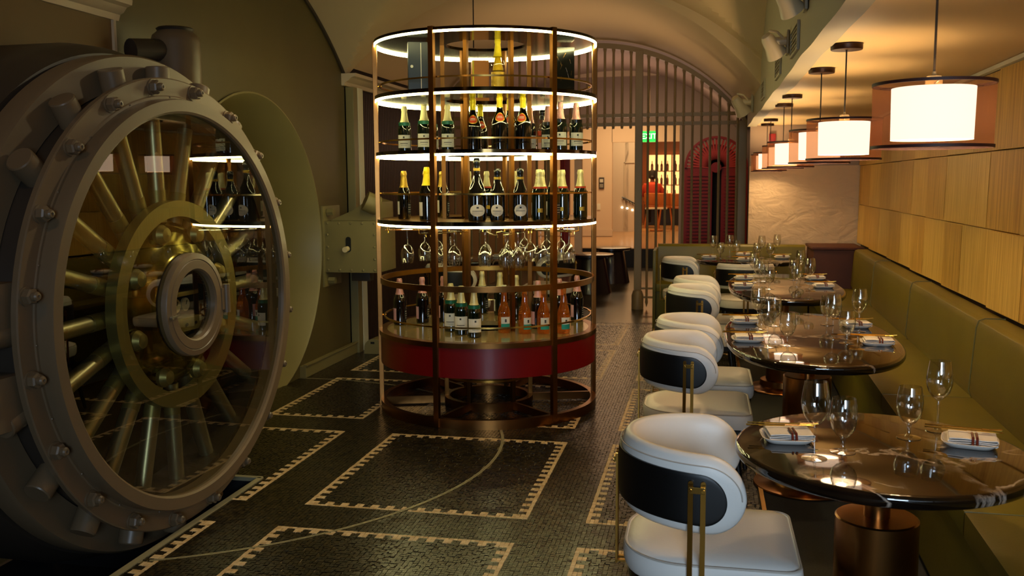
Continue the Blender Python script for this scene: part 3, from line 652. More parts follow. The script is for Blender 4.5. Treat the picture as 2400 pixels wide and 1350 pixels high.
b = MB(); b.lathe([(.80, -.02), (.885, -.02), (.885, .035), (.882, .058), (.8796, .067), (.832, .067), (.823, .060), (.823, -.02)], 128, DX(), True); b.build('glazing_ring', M['grey'], D)
for k in range(20):
    a = R(-1+18*k)
    if k in (9,): continue
    b = MB(); b.cyl(dp(-.082, .90, a), dp(-.082, 1.022, a), .050, 28); b.cyl(dp(-.082, 1.022, a), dp(-.082, 1.027, a), .049, 28, .046); b.build('locking_bolt', M['grey'], D)
for z_ in (.10, -.22):
    MB().box((-.088, -.985, DZ+z_), (.10, .15, .19)).build('hinge_lug', M['grey'], D, bevel=.01)
wm = MB().lathe([(.001, .0), (.034, 0), (.034, .006), (.001, .006)], 20, Matrix.Rotation(PI/2, 4, 'Y')).mesh('washer', M['grey'])
nm_ = MB().lathe([(.001, .006), (.029, .006), (.029, .028), (.024, .034), (.001, .034)], 6, Matrix.Rotation(PI/2, 4, 'Y')).mesh('nut', M['grey'], 20)
st_ = MB().lathe([(.001, .03), (.017, .03), (.017, .047), (.012, .053), (.006, .054), (.005, .050), (.001, .050)], 14, Matrix.Rotation(PI/2, 4, 'Y')).mesh('stud', M['grey'])
for k in range(20):
    a = R(9+18*k); o = link('nut', nm_, D, dp(0, .935, a)); o.rotation_euler.x = a+.3*k
    link('washer', wm, o); link('stud', st_, o)
for k in range(20):
    a = R(18*k+2); p = dp(.012, .852+.04, a); MB().lathe([(.001, 0), (.005, 0), (.003, .003), (.001, .004)], 8, Matrix.Translation(dp(.004, .8925, a)) @ Matrix.Rotation(PI/2, 4, 'Y')).build('rivet', M['grey'], D)
b = MB(); b.lathe([(.0001, .045), (.823, .045)], 96, DX()); b.build('glass_pane', M['doorglass'], D)
b = MB(); b.lathe([(.0001, -.22), (.80, -.22)], 64, DX()); b.build('back_plate', M['darkbrass'], D)
for k in range(20):
    a = R(2+18*k); s0 = -.09; b = MB(); b.cyl(dp(s0, .36, a), dp(s0, .815, a), .034, 20)
    b.build('bolt_rod', M['steel'], D); 
    MB().cyl(dp(s0, .44, a), dp(s0, .50, a), .036, 12).build('rod_collar', M['olivebrass'], D)
b = MB(); b.lathe([(.454, -.05), (.454, .0), (.385, .0), (.385, -.05)], 80, DX(), True); b.build('hub_ring', M['olivebrass'], D)
b = MB(); b.lathe([(.385, -.10), (.37, -.085), (.345, -.05), (.31, -.018), (.27, .002), (.235, .012), (.225, .02)], 80, DX()); b.build('hub', M['hubmetal'], D)
for k in range(8):
    a = R(20+45*k); b = MB(); b.lathe([(.001, 0), (.04, 0), (.044, .02), (.03, .045), (.001, .05)], 16, Matrix.Translation(dp(-.03, .33, a)) @ Matrix.Rotation(PI/2, 4, 'Y')); b.build('hub_knob', M['olivebrass'], D)
b = MB(); b.lathe([(.215, .02), (.226, .03), (.226, .062), (.222, .070), (.200, .073), (.197, .070), (.194, .073), (.158, .073), (.151, .066), (.151, .02)], 80, DX(), True); b.build('porthole_ring', M['grey'], D)
b = MB(); b.lathe([(.151, .03), (.151, -.12), (.0001, -.12)], 48, DX()); b.build('porthole_recess', M['blackvoid'], D)
b = MB(); b.cyl((.075, .236, DZ-.065), (.075, .236, DZ+.065), .016, 14); b.box((.066, .22, DZ), (.02, .045, .10)); b.build('porthole_hinge', M['grey'], D)
b = MB(); b.cyl((.073, -.20, DZ-.03), (.085, -.20, DZ-.03), .008, 10); b.bar((.082, -.20, DZ-.03), (.082, -.15, DZ-.025), .008, .006); b.build('latch', M['steel'], D)
tl = MB(); tl.box((-.03, 0, DZ+.045), (.07, .24, .02)); tl.box((-.03, 0, DZ-.09), (.09, .24, .06)); tl.box((-.03, .01, DZ-.135), (.03, .15, .02)); tlo = tl.build('time_lock', M['olivebrass'], D, bevel=.003)
for q in (-.07, 0, .07):
    MB().cyl((-.04, q, DZ-.01), (-.03, q, DZ-.01), .030, 24).build('dial', M['dial'], tlo); MB().cyl((.016, q, DZ-.09), (.02, q, DZ-.09), .007, 10).build('keyhole', M['blackvoid'], tlo)
    MB().bar((-.029, q, DZ-.01), (-.029, q+.008, DZ+.008), .003, .002).build('hand', M['blackvoid'], tlo)
b = MB(); b.tube([(-.01, .02, DZ-.145), (-.01, .008, DZ-.165), (-.01, .02, DZ-.18), (-.01, .032, DZ-.165)], .004, 6, True); b.build('ring_pull', M['brass'], tlo)
# hinge column above the door
t = thing('hinge_column', 'vertical grey hinge cylinder with rounded cap behind the top of the vault door', 'hinge', (-2.80, 4.68, 0))
b = MB(); b.lathe([(.001, 2.315), (.085, 2.315), (.10, 2.30), (.118, 2.285), (.128, 2.25), (.128, 1.2), (.001, 1.2)], 40); b.build('cylinder', M['grey'], t)
MB().lathe([(.088, 2.305), (.098, 2.32), (.088, 2.328), (.001, 2.328)], 32).build('cap', M['greydark'], t)
MB().cyl((-.02, -.08, 2.20), (-.10, -.26, 2.18), .06, 16).build('arm', M['greydark'], t); MB().lathe([(.11, .0), (.11, 1.25)], 24).build('shaft', M['greydark'], t)  # arm coloured dark for the shadow it lies in
# riveted gear box on the wall
t = thing('riveted_gear_box', 'riveted grey-green steel box with slot and hooded drum beside the round portal', 'gear box', (-2.81, 7.17, .98))
MB().box((0, .22, 0), (.46, .44, .42)).build('case', M['greygreen'], t, bevel=.005)
b = MB(); b.prism([(-.20, .21), (.23, .21), (.23, .36), (.14, .385), (.02, .30)], .36, Matrix.Translation((0, .40, 0)) @ Matrix.Rotation(PI/2, 4, 'X')); b.build('hood', M['greygreen'], t, bevel=.01)
b = MB(); b.lathe([(.001, 0), (.05, 0), (.075, .005), (.08, .015), (.08, .12), (.001, .12)], 28, Matrix.Translation((.235, .03, .325)) @ Matrix.Rotation(R(-60), 4, 'Z') @ Matrix.Rotation(R(65), 4, 'X')); b.build('drum', M['greygreen'], t)
b = MB(); n = 12
sl = [(.022*math.cos(PI*i/n), .03+.022*math.sin(PI*i/n)) for i in range(n+1)]+[(.022*math.cos(PI+PI*i/n), -.05+.022*math.sin(PI+PI*i/n)) for i in range(n+1)]
b.prism(sl, .004, Matrix.Translation((-.02, -.001, .03)) @ Matrix.Rotation(PI/2, 4, 'X')); b.build('slot', M['blackvoid'], t)
MB().cyl((-.03, .0, -.015), (-.03, -.06, -.02), .022, 16).build('knob', M['spotwhite'], t)
rv = MB().lathe([(.001, .009), (.007, .007), (.011, 0)], 10, Matrix.Rotation(PI/2, 4, 'X')).mesh('rivet', M['greygreen'])
for i in range(5):
    for z in (-.19, .19): link('rivet', rv, t, (-.20+.10*i, 0, z))
for i in range(3):
    for x in (-.20, .20): link('rivet', rv, t, (x, 0, -.10+.10*i))
MB().box((-.235, .16, 0), (.02, .36, .66)).build('mounting_plate', M['greygreen'], t, bevel=.004)
for z in (-.28, .28): MB().cyl((-.22, .06, z), (-.165, .06, z), .03, 6).build('plate_bolt', M['greygreen'], t)
MB().box((.02, .2, -.25), (.16, .10, .09)).build('bracket', M['greydark'], t, bevel=.01)
# floor stop
t = thing('floor_stop', 'low rounded grey floor stop with slot at the foot of the white trim', 'door stop', (-2.83, 7.78, 0))
b = MB(); b.prism([(-.09, 0), (.09, 0)]+[(.09*math.cos(PI*i/14), .05+.085*math.sin(PI*i/14)) for i in range(15)], .16, Matrix.Translation((0, .08, 0)) @ Matrix.Rotation(PI/2, 4, 'X')); b.build('housing', M['greygreen'], t, bevel=.006)
MB().box((-.01, -.081, .10), (.035, .004, .018)).build('slot', M['blackvoid'], t, smooth=0)

# ------------------------------------------------------------ bottle carousel
CX, CY, CR = -1.428, 6.117, .727
K = thing('bottle_carousel', 'tall round bronze bottle display with glowing rings and a red drum base', 'display stand', (CX, CY, 0))
th = -math.atan2(-CX, CY)                                    # direction from carousel to the camera is taken as -y
def ring(name, ri, ro, z0, z1, m, n=96, bev=.002, par=K):
    return MB().lathe([(ri, z0), (ro, z0), (ro, z1), (ri, z1)], n, None, True).build(name, m, par)
POSTA = [R(a-90) for a in (-13, 47, 107, 167, 227, 287)]
for a in POSTA:
    c, s_ = math.cos(a), math.sin(a)
    MB().box(((CR-.005)*c, (CR-.005)*s_, 1.205), (.03, .034, 2.40), a).build('post', M['bronze'], K, smooth=0, bevel=.002)
    MB().box((.285*c, .285*s_, 1.2), (.028, .026, 2.38), a).build('inner_post', M['innerbronze'], K, smooth=0, bevel=.002)
    MB().bar((.29*c, .29*s_, .035), ((CR-.02)*c, (CR-.02)*s_, .035), .02, .05).build('spoke', M['bronze'], K, smooth=0)
ring('base_ring', CR-.035, CR, 0, .06, M['bronze']); ring('inner_base_ring', .265, .30, 0, .06, M['bronze'])
ring('inner_base_ring', .28, .30, .20, .215, M['brass'])
ring('red_drum', CR-.04, CR-.006, .315, .50, M['red']); ring('drum_lip', CR-.05, CR+.002, .50, .531, M['bronze'])
MB().lathe([(.22, .50), (CR-.05, .50), (CR-.05, .530), (.22, .530)], 96, None, True).build('drum_top', M['drumtop'], K)
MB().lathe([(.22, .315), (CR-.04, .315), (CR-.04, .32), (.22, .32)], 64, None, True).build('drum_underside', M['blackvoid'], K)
MB().lathe([(.222, .36), (.222, .50)], 48).build('well', M['bronzemirror'], K); MB().lathe([(.0001, .40), (.222, .40)], 48).build('well_floor', M['brass'], K)
TI = [(2.355, 2.382, 2.40), (2.0, 2.026, 2.05), (1.642, 1.667, 1.69), (1.212, 1.235, 1.26)]
for i, (z0, z1, z2) in enumerate(TI):
    MB().lathe([(.262, z1), (CR, z1), (CR, z2), (.262, z2)], 96, None, True).build('shelf', M['bronzemirror'], K)
    MB().lathe([(CR-.009, z1-.013), (CR-.002, z1-.013), (CR-.002, z1), (CR-.009, z1)], 128, None, True).build('led_strip', M['led'], K)
MB().lathe([(.30, 1.2605), (CR-.03, 1.2605)], 64).build('shelf_lining', M['brass'], K)
def rail(z, r, h, t_, m): MB().lathe([(r-t_, z-h/2), (r, z-h/2), (r, z+h/2), (r-t_, z+h/2)], 96, None, True).build('rail', m, K)
for z in (2.117, 1.757, 1.426, .62): rail(z, CR-.03, .010, .008, M['brassedge'])
rail(.857, CR-.012, .036, .012, M['bronze']); rail(.857, CR-.02, .03, .006, M['brass'])
for a in POSTA:
    for z in (2.117, 1.757, 1.426, .62): MB().cyl(((CR-.045)*math.cos(a), (CR-.045)*math.sin(a), z), ((CR-.01)*math.cos(a), (CR-.01)*math.sin(a), z), .005, 6).build('rail_pin', M['brass'], K)
RA = [R(a-90) for a in (-75, -20, 20, 68, 140, 215)]
for a in RA:                                                 # wire racks that hold the stemware
    c, s_ = math.cos(a), math.sin(a); rk = MB()
    for r_ in (.34, .66):
        px, py = -s_, c; P = lambda o, z, rr=r_: (rr*c+o*px, rr*s_+o*py, z)
        rk.tube([P(-.07, 1.215), P(-.07, 1.185), P(-.018, 1.180), P(-.018, 1.165)], .003, 6); rk.tube([P(.07, 1.215), P(.07, 1.185), P(.018, 1.180), P(.018, 1.165)], .003, 6)
    for o_ in (-.05, .05): rk.tube([(.32*c-o_*s_, .32*s_+o_*c, 1.185), (.68*c-o_*s_, .68*s_+o_*c, 1.185)], .003, 6)
    rk.build('glass_rack', M['brassedge'], K)
MB().cyl((-.13, .2, 2.40), (-.13, .2, 3.1), .004, 6).build('cable', M['cord'], K)

# bottles -------------------------------------------------
def bottle_prof(h, r, neck=.0160, sh=.52):
    return [(.001, .004), (r*.9, 0), (r, .006), (r, h*sh), (r*.97, h*(sh+.04)), (r*.80, h*(sh+.12)), (r*.56, h*(sh+.20)), (neck*1.25, h*(sh+.29)), (neck, h*.9), (neck*1.12, h*.91), (neck*1.12, h*.975), (neck*.9, h), (.001, h)]
def arc_label(r, z0, z1, half, n=12, off=.0008, ang=-90):
    b = MB(); 
    for i in range(n+1):
        a = R(ang)+half*(2*i/n-1); b.v += [((r+off)*math.cos(a), (r+off)*math.sin(a), z0), ((r+off)*math.cos(a), (r+off)*math.sin(a), z1)]
    b.f = [(2*i, 2*i+2, 2*i+3, 2*i+1) for i in range(n)]; return b
def oval_label(rf, zc, rz_, half, n=20, off=.001):
    b = MB(); N_ = 18
    for i in range(N_+1):
        q = -1+2*i/N_; hz = rz_*math.sqrt(max(1-q*q, .0004)); a = R(-90)+half*q
        for k in range(7): z = zc+hz*(k/3-1); r = rf(z)+off; b.v.append((r*math.cos(a), r*math.sin(a), z))
    b.f = [(7*i+k, 7*i+7+k, 7*i+8+k, 7*i+k+1) for i in range(N_) for k in range(6)]; return b
def mk_bottle(name, lab, h=.31, r=.044, glass='greenglass', foil='foilpale', label='lab', style='rect', neck=None, back=True, sh=.5):
    t = thing(name, lab, 'bottle'); pr = bottle_prof(h, r, sh=sh)
    MB().lathe(pr, 28).build('glass_body', M[glass], t)
    def rf(z):
        for (ra, za), (rb, zb) in zip(pr[1:], pr[2:]):
            if za <= z <= zb and zb > za: return ra+(rb-ra)*(z-za)/(zb-za)
        return r
    if foil:
        z0 = h*(.78 if foil == 'foilblack' or style == 'disc' else .66); b = MB(); zs = [z0+(h-z0)*k/9 for k in range(10)]
        b.lathe([(rf(z)+.0012+(.0015 if .90 < z/h < .955 else 0), z) for z in zs[:-1]]+[(.0160*1.0, h+.001), (.001, h+.002)], 24); b.build('foil', M[foil], t)
    if style == 'rect':
        o = arc_label(r, .035, .035+.085, R(62)).build('label', M[label], t)
        if label == 'lab': arc_label(r, .098, .110, R(7), 3, .0014).build('emblem', M['ink'], o); arc_label(r, .062, .066, R(34), 8, .0014).build('script_line', M['ink'], o); arc_label(r, .050, .0515, R(26), 8, .0014).build('script_line', M['ink'], o)
        arc_label(rf(h*.60)+.001, h*.585, h*.655, PI*.999, 24, .0006).build('neck_label', M['foilgreen' if neck is None else neck], t)
    elif style == 'side':
        o = arc_label(r, .03, .115, R(36), 8, ang=-168).build('label', M[label], t); o = arc_label(r, .03, .105, R(24), 8, ang=-30).build('back_label', M['labdark'], t)
        for z in (.045, .06, .075, .09): arc_label(r, z, z+.003, R(18), 6, .0014, ang=-30).build('script_line', M['lab'], o)
    elif style == 'oval':
        o = oval_label(rf, .066, .036, R(52)).build('label', M[label], t); arc_label(r, .078, .088, R(7), 3, .0016).build('emblem', M['ink'], o); arc_label(r, .062, .0645, R(34), 8, .0016).build('script_line', M['ink'], o)
        arc_label(rf(h*.8)+.0015, h*.80, h*.845, PI*.999, 16, .001).build('neck_band', M['foilgold'], t)
    elif style == 'disc':
        o = oval_label(rf, h*.60, h*.085, R(46)).build('label', M['foilgold'], t); oval_label(rf, h*.60, h*.070, R(38), 20, .0016).build('orange_disc', M['orangelab'], o)
        for z in (h*.585, h*.61): arc_label(rf(z), z, z+.003, R(24), 6, .0022).build('script_line', M['lab'], o)
    elif style == 'green':
        arc_label(r, .05, .075, R(20), 6).build('gilt_emblem', M['foilgold'], t); arc_label(r, .035, .11, R(30), 6, ang=-200).build('label', M['lab'], t)
        arc_label(rf(h*.64)+.001, h*.625, h*.665, PI*.999, 24, .0008).build('neck_label', M['orangelab' if neck is None else neck], t)
    elif style == 'rose':
        o = arc_label(r, .03, .105, R(42), 10, ang=-70).build('label', M['lab'], t); arc_label(r, .03, .062, R(42), 10, .0014, ang=-70).build('teal_band', M['teal'], o); arc_label(r, .072, .092, R(8), 3, .0014, ang=-70).build('emblem', M['ink'], o)
        MB().cyl((0, 0, h-.012), (0, 0, h+.006), .0165, 16).build('cap', M['lab'], t)
    return t
Pb = {
 'pink': mk_bottle('champagne_bottle', '', .315, .044, 'blackglass', 'foilpink', 'labpink', 'side'),
 'green': mk_bottle('champagne_bottle', '', .31, .044, 'greenglass', 'foilpale', 'lab', 'rect'),
 'whitepink': mk_bottle('champagne_bottle', '', .31, .044, 'greenglass', 'foilpink', 'lab', 'rect', neck='foilblack'),
 'back': mk_bottle('champagne_bottle', '', .31, .044, 'greenglass', 'foilpale', 'lab', 'side'),
 'gold': mk_bottle('champagne_bottle', '', .31, .042, 'blackglass', 'foilgold', 'lab', 'side'),
 'yellow': mk_bottle('champagne_bottle', '', .33, .048, 'blackglass', 'foilyellow', 'lab', 'side'),
 'oval': mk_bottle('champagne_bottle', '', .315, .046, 'blackglass', 'foilblack', 'lab', 'oval'),
 'magoval': mk_bottle('magnum_bottle', '', .38, .056, 'blackglass', 'foilblack', 'lab', 'oval', sh=.42),
 'disc': mk_bottle('champagne_bottle', '', .335, .052, 'blackglass', 'foilyellow', 'lab', 'disc', sh=.45),
 'gilt': mk_bottle('champagne_bottle', '', .31, .045, 'greenglass', 'foilpale', 'lab', 'green'),
 'clear': mk_bottle('prestige_bottle', '', .34, .042, 'rosetop', 'foilyellow', 'lab', 'none'),
 'rose': mk_bottle('rose_wine_bottle', '', .30, .041, 'rose', None, 'lab', 'rose', sh=.42),
 'small': mk_bottle('slim_red_bottle', '', .29, .034, 'rosetop', 'foilblack', 'lab', 'none'),
}
Pb['clear'].children[0].name = 'glass_body'
arc_label(.042, .03, .13, PI*.999, 24).build('label', M['foilgold'], Pb['clear']); MB().lathe([(.034, .14), (.022, .20), (.0145, .235)], 20).build('shoulder_sheen', M['foilyellow'], Pb['clear'])
arc_label(.034, .12, .15, R(170), 20).build('red_band', M['orangelab'], Pb['small']); arc_label(.034, .03, .07, R(60), 8).build('label', M['labpink'], Pb['small'])
desc = {'pink': 'pink-foiled black champagne bottle', 'green': 'cream-labelled green champagne bottle', 'whitepink': 'pink-foiled champagne bottle, cream label', 'back': 'green champagne bottle, back label showing', 'gold': 'gold-foiled black champagne bottle', 'yellow': 'yellow-foiled black champagne bottle', 'oval': 'black-necked bottle, cream oval label', 'magoval': 'tallest black bottle, cream oval label', 'disc': 'yellow-capped bottle, orange disc label', 'gilt': 'pale-foiled bottle, gilt emblem', 'clear': 'single gold-labelled clear champagne bottle', 'rose': 'orange rosé bottle, teal label', 'small': 'slim red bottle with dark neck'}
def faceang(x, y): return math.atan2(y, x)+PI/2-PI    # label (local -y) towards the camera
def put(kind, x, y, z, where, twist=0):
    cx_, cy_ = x-0, y-0; rz = math.atan2(-cy_, -cx_)+PI/2
    return place(Pb[kind], (x, y, z), rz+twist, (desc[kind]+', '+where), None)
LVL = 'red drum base'
tier = {
 0: (.531, 'red drum top', [('pink', -2.037, 6.074), ('pink', -1.909, 6.182), ('pink', -1.779, 6.255), ('green', -1.617, 5.862), ('green', -1.512, 5.728), ('green', -1.406, 5.640), ('back', -1.607, 6.700), ('back', -1.459, 6.640), ('back', -1.298, 6.436), ('rose', -1.259, 5.85), ('rose', -1.122, 5.838), ('rose', -1.003, 5.857), ('rose', -.878, 5.887), ('pink', -1.075, 6.059), ('pink', -.955, 6.20), ('pink', -.865, 6.43)]),
 1: (1.26, 'shelf above hanging glasses', [('gold', -1.935, 5.90), ('yellow', -1.700, 5.640), ('gold', -1.76, 5.82), ('gold', -1.76, 6.22), ('gold', -1.82, 6.40), ('back', -1.64, 6.46), ('magoval', -1.36, 5.56), ('gilt', -1.50, 6.42), ('oval', -1.235, 5.57), ('oval', -1.10, 5.60), ('gilt', -1.32, 6.50), ('gilt', -1.00, 5.68), ('gilt', -1.02, 5.90), ('back', -.93, 5.80), ('gilt', -.90, 5.98), ('gilt', -.98, 6.30), ('gilt', -.79, 6.03)]),
 2: (1.69, 'second shelf from top', [('green', -1.975, 6.06), ('green', -1.80, 5.93), ('green', -1.85, 6.28), ('green', -1.66, 6.00), ('disc', -1.46, 5.88), ('disc', -1.55, 6.46), ('disc', -1.25, 5.72), ('disc', -1.24, 5.98), ('disc', -1.12, 5.80), ('whitepink', -1.19, 6.42), ('small', -1.10, 6.40), ('whitepink', -1.05, 6.32), ('whitepink', -.99, 6.50), ('whitepink', -.92, 6.03), ('whitepink', -.83, 6.12)]),
 3: (2.05, 'top shelf of carousel', [('clear', -1.29, 5.86)]),
}
for z, where, lst in tier.values():
    lst = sorted(lst, key=lambda q: q[1]/q[2]); same = {}
    for q in lst: same.setdefault(q[0], []).append(q)
    for q in lst:
        s_ = same[q[0]]; i = s_.index(q); n_ = len(s_)
        pos = '' if n_ == 1 else (('left' if i == 0 else 'right') if n_ == 2 else ('leftmost' if i == 0 else 'rightmost' if i == n_-1 else ordw[i]+' from left'))
        put(q[0], q[1], q[2], z, (pos+' such, ' if pos else '')+where, random.uniform(-.25, .25))
for kk, p in Pb.items():
    if p.name not in first_used: print('unused', kk)
# gift boxes on the top shelf
def gift(x, y, w_, d_, h, m, lab, extra):
    t = thing('gift_box', lab, 'box', (x, y, 2.05), R(20)); MB().box((0, 0, h/2), (w_, d_, h)).build('carton', m, t, smooth=0, bevel=.002)
    extra(t, w_, d_, h)
def ex1(t, w_, d_, h): MB().box((.012, -d_/2-.0006, h/2), (.003, .001, h*.96)).build('pale_seam', M['lab'], t, smooth=0); MB().cyl((-.045, -d_/2, h*.52), (-.045, -d_/2-.001, h*.52), .009, 16).build('emblem', M['dial'], t)
gift(-1.77, 5.74, .135, .10, .31, M['tealbox'], 'dark teal gift box with a small round emblem, left on the top shelf', ex1)
gift(-1.54, 6.42, .115, .09, .275, M['orangebox'], 'orange gift box behind the gold bottle on the top shelf', lambda t, w_, d_, h: MB().box((-w_/2+.006, -d_/2-.0006, h/2), (.010, .001, h)).build('gold_edge', M['foilyellow'], t, smooth=0))
def ex3(t, w_, d_, h):
    b = MB()
    for k in range(9):
        x = -w_/2+.02+.09*random.random(); z = h*(.3+.06*k); b.bar((x, -d_/2-.001, z), (x+random.uniform(-.02, .02), -d_/2-.001, z+.03), .002, .001)
    b.build('gilt_pattern', M['gold'], t)
gift(-.925, 6.18, .13, .10, .31, M['blackbox'], 'black gift box with faint gilt pattern, right on the top shelf', ex3)

# ------------------------------------------------------------ glasses
def mk_glass(name, cat, prof, n=26):
    t = thing(name, '', cat); k = [i for i, p in enumerate(prof) if p[0] == 'B'][0]
    MB().lathe([p for p in prof[:k]], n).build('foot_and_stem', M['glass'], t); MB().lathe([p for p in prof[k+1:]], n).build('bowl', M['glass'], t); return t
wineP = [(.001, 0), (.034, 0), (.034, .0015), (.012, .004), (.0045, .012), (.0035, .03), (.0035, .085), (.006, .093), ('B',), (.006, .093), (.018, .101), (.030, .118), (.0365, .140), (.0375, .155), (.035, .18), (.0295, .212), (.029, .212), (.034, .18), (.0365, .155), (.0355, .141), (.029, .12), (.017, .104), (.001, .099)]
waterP = [(.001, 0), (.034, 0), (.034, .0015), (.012, .004), (.006, .012), (.005, .03), (.007, .040), ('B',), (.007, .040), (.018, .047), (.031, .065), (.037, .09), (.0375, .105), (.035, .13), (.031, .152), (.0303, .152), (.034, .13), (.0365, .105), (.036, .09), (.030, .067), (.017, .050), (.001, .045)]
WG = mk_glass('wine_glass', 'glass', wineP); TG = mk_glass('water_goblet', 'glass', waterP)
bigP = [(.001, 0), (.036, 0), (.036, .0015), (.012, .004), (.0045, .012), (.0035, .03), (.0035, .085), (.006, .092), ('B',), (.006, .092), (.020, .103), (.034, .125), (.042, .148), (.043, .160), (.039, .19), (.033, .215), (.0325, .215), (.038, .19), (.042, .160), (.041, .148), (.033, .127), (.019, .106), (.001, .098)]
HG = mk_glass('stem_glass', 'glass', bigP)
hang = [(-1.86, 5.72, 'left group of three, leftmost'), (-1.80, 5.90, 'left group of three, second'), (-1.77, 6.10, 'left group of three, rear'), (-1.62, 5.56, 'beside the left front post, to its left'), (-1.51, 5.57, 'beside the left front post, to its right'),
        (-1.31, 5.54, 'middle cluster, front left'), (-1.335, 5.66, 'middle cluster, behind the front left one'), (-1.36, 5.78, 'middle cluster, rear left'), (-1.30, 6.28, 'middle gap, left of the rear pair'), (-1.22, 6.36, 'middle gap, right of the rear pair'),
        (-1.17, 5.48, 'middle cluster, left of the front right pair'), (-1.09, 5.47, 'middle cluster, foremost right'), (-1.18, 5.60, 'middle cluster, behind the front right pair'), (-1.10, 5.93, 'right cluster, leftmost'), (-1.01, 5.80, 'right cluster, second from left'), (-.93, 5.80, 'right cluster, third from left'), (-1.04, 6.20, 'right cluster, rear left'), (-.94, 6.20, 'right cluster, rear right'), (-.84, 5.86, 'right cluster, rightmost')]
for x, y, wh in hang:
    o = place(HG, (x, y, 1.2), 0, 'upside-down stem glass under the lit shelf, '+wh, 'hanging stemware'); o.rotation_euler.x = PI

# ------------------------------------------------------------ chairs
def mk_chair():
    t = thing('dining_chair', '', 'chair')
    def loop(hw, hd, rb, rf_, cx_=.01, n=10):
        pts = []
        for (sx, sy, rr) in ((1, 1, rf_), (-1, 1, rb), (-1, -1, rb), (1, -1, rf_)):
            ccx, ccy = cx_+sx*(hd-rr), sy*(hw-rr); a0 = {(1, 1): 0, (-1, 1): PI/2, (-1, -1): PI, (1, -1): 1.5*PI}[(sx, sy)]
            for i in range(n+1):
                a = a0+PI/2*i/n; pts.append((ccx+rr*math.cos(a), ccy+rr*math.sin(a)))
        return pts
    def slab(rings, m, nm, sub=True):
        b = MB(); L_ = None
        for ins, z in rings:
            p = loop(.245-ins, .250-ins, max(.19-ins, .02), max(.05-ins*.3, .02)); L_ = len(p); b.v += [(x, y, z) for x, y in p]
        for r_ in range(len(rings)-1): b.f += [(r_*L_+i, r_*L_+(i+1) % L_, (r_+1)*L_+(i+1) % L_, (r_+1)*L_+i) for i in range(L_)]
        b.f += [tuple(range(L_))[::-1], tuple((len(rings)-1)*L_+i for i in range(L_))]; return b.build(nm, m, t)
    seat = slab([(.02, .372), (.006, .376), (.0, .39), (-.003, .42), (.0, .440), (.007, .4435), (.010, .4415), (.014, .446), (.03, .455), (.07, .462), (.14, .465), (.2, .466)], M['leather'], 'seat')
    p = loop(.2415, .2465, .185, .05); b = MB(); b.tube([(x, y, .4435) for x, y in p], .0028, 6, True); b.build('piping', M['piping'], seat)
    slab([(.03, .340), (.012, .345), (.010, .371), (.03, .372)], M['blackleg'], 'seat_frame')
    for sx, sy in ((1, 1), (1, -1), (-1, 1), (-1, -1)):
        MB().cyl((.01+sx*.17, sy*.17, .345), (.01+sx*.215, sy*.215, 0), .019, 12, .011).build('leg', M['blackleg'], t)
    # wrap-around backrest
    RB = .222; ST = .105
    def path(u, off):            # u = signed arc length, 0 at the middle of the back
        q = PI/2*RB
        if abs(u) <= q: a = PI-u/RB; return ((RB+off)*math.cos(a), (RB+off)*math.sin(a))
        e = abs(u)-q; s_ = 1 if u > 0 else -1; return (e, s_*(RB+off))
    def pad(nm, m, half, hh, zc, t0, t1, er, seg=64, cs=18, par=t, pw_=2.6, drop=.018):
        b = MB()
        for i in range(seg+1):
            s_ = -math.cos(PI*i/seg); u = half*s_; e = half-abs(u)
            k = 1 if e > er else math.sqrt(max(1-((er-e)/er)**2, 0)); k = max(k, .02); z_ = zc-drop*(abs(u)/half)**2
            tm, td = (t0+t1)/2, (t1-t0)/2
            for j in range(cs):
                a = 2*PI*j/cs; ca, sa = math.cos(a), math.sin(a); ce = math.copysign(abs(ca)**(2/pw_), ca); se = math.copysign(abs(sa)**(2/pw_), sa)
                x, y = path(u, tm+td*ce*min(1, .25+.75*k**.5)); b.v.append((x, y, z_+hh*k*se))
        b.f = [(i*cs+j, i*cs+(j+1) % cs, (i+1)*cs+(j+1) % cs, (i+1)*cs+j) for i in range(seg) for j in range(cs)]+[tuple(range(cs))[::-1], tuple(range(seg*cs, (seg+1)*cs))]
        return b.build(nm, m, par, smooth=60)
    half = PI/2*RB+ST
    bk = pad('backrest', M['leather'], half, .112, .655, -.022, .034, .11)
    b = MB(); pts = []
    for i in range(65):
        s_ = -math.cos(PI*i/64); u = (half-.012)*s_; e = half-.012-abs(u); k = 1 if e > .1 else math.sqrt(max(1-((.1-e)/.1)**2, 0)); pts.append((*path(u, .0335), .655-.018*(abs(u)/half)**2+.085*k))
    b.tube(pts, .0016, 5); b.build('piping', M['piping'], bk)
    pad('outer_shell', M['black'], half-.052, .072, .648, .030, .040, .072, pw_=6)
    for sg in (-1, 0, 1):
        ua = sg*R(84)*RB
        for du in (-.014, .014):
            x0_, y0_ = path(ua+du, .045); x1_, y1_ = path(ua+du, .036); a = math.atan2(y0_-y1_, x0_-x1_)
            b = MB(); b.box((x0_, y0_, .515), (.006, .014, .34), a); b.cyl((x0_-.003*math.cos(a), y0_-.003*math.sin(a), .685), (x0_+.003*math.cos(a), y0_+.003*math.sin(a), .685), .007, 12)
            q0 = path(ua+du, .048); q1 = path(ua+du, -.03); b.bar((*q0, .352), (*q1, .352), .014, .006)
            b.build('brass_strut', M['brass'], t, smooth=30)
        x0_, y0_ = path(ua, .051); a = math.atan2(y0_-path(ua, 0)[1], x0_-path(ua, 0)[0]); br = MB().box((x0_, y0_, .668), (.005, .044, .018), a).build('strut_clamp', M['brassedge'], t, smooth=0, bevel=.001)
        for du in (-.014, .014):
            p0 = path(ua+du, .053); p1 = path(ua+du, .056); MB().cyl((*p0, .667), (*p1, .667), .005, 10).build('screw', M['brass'], br)
    return t
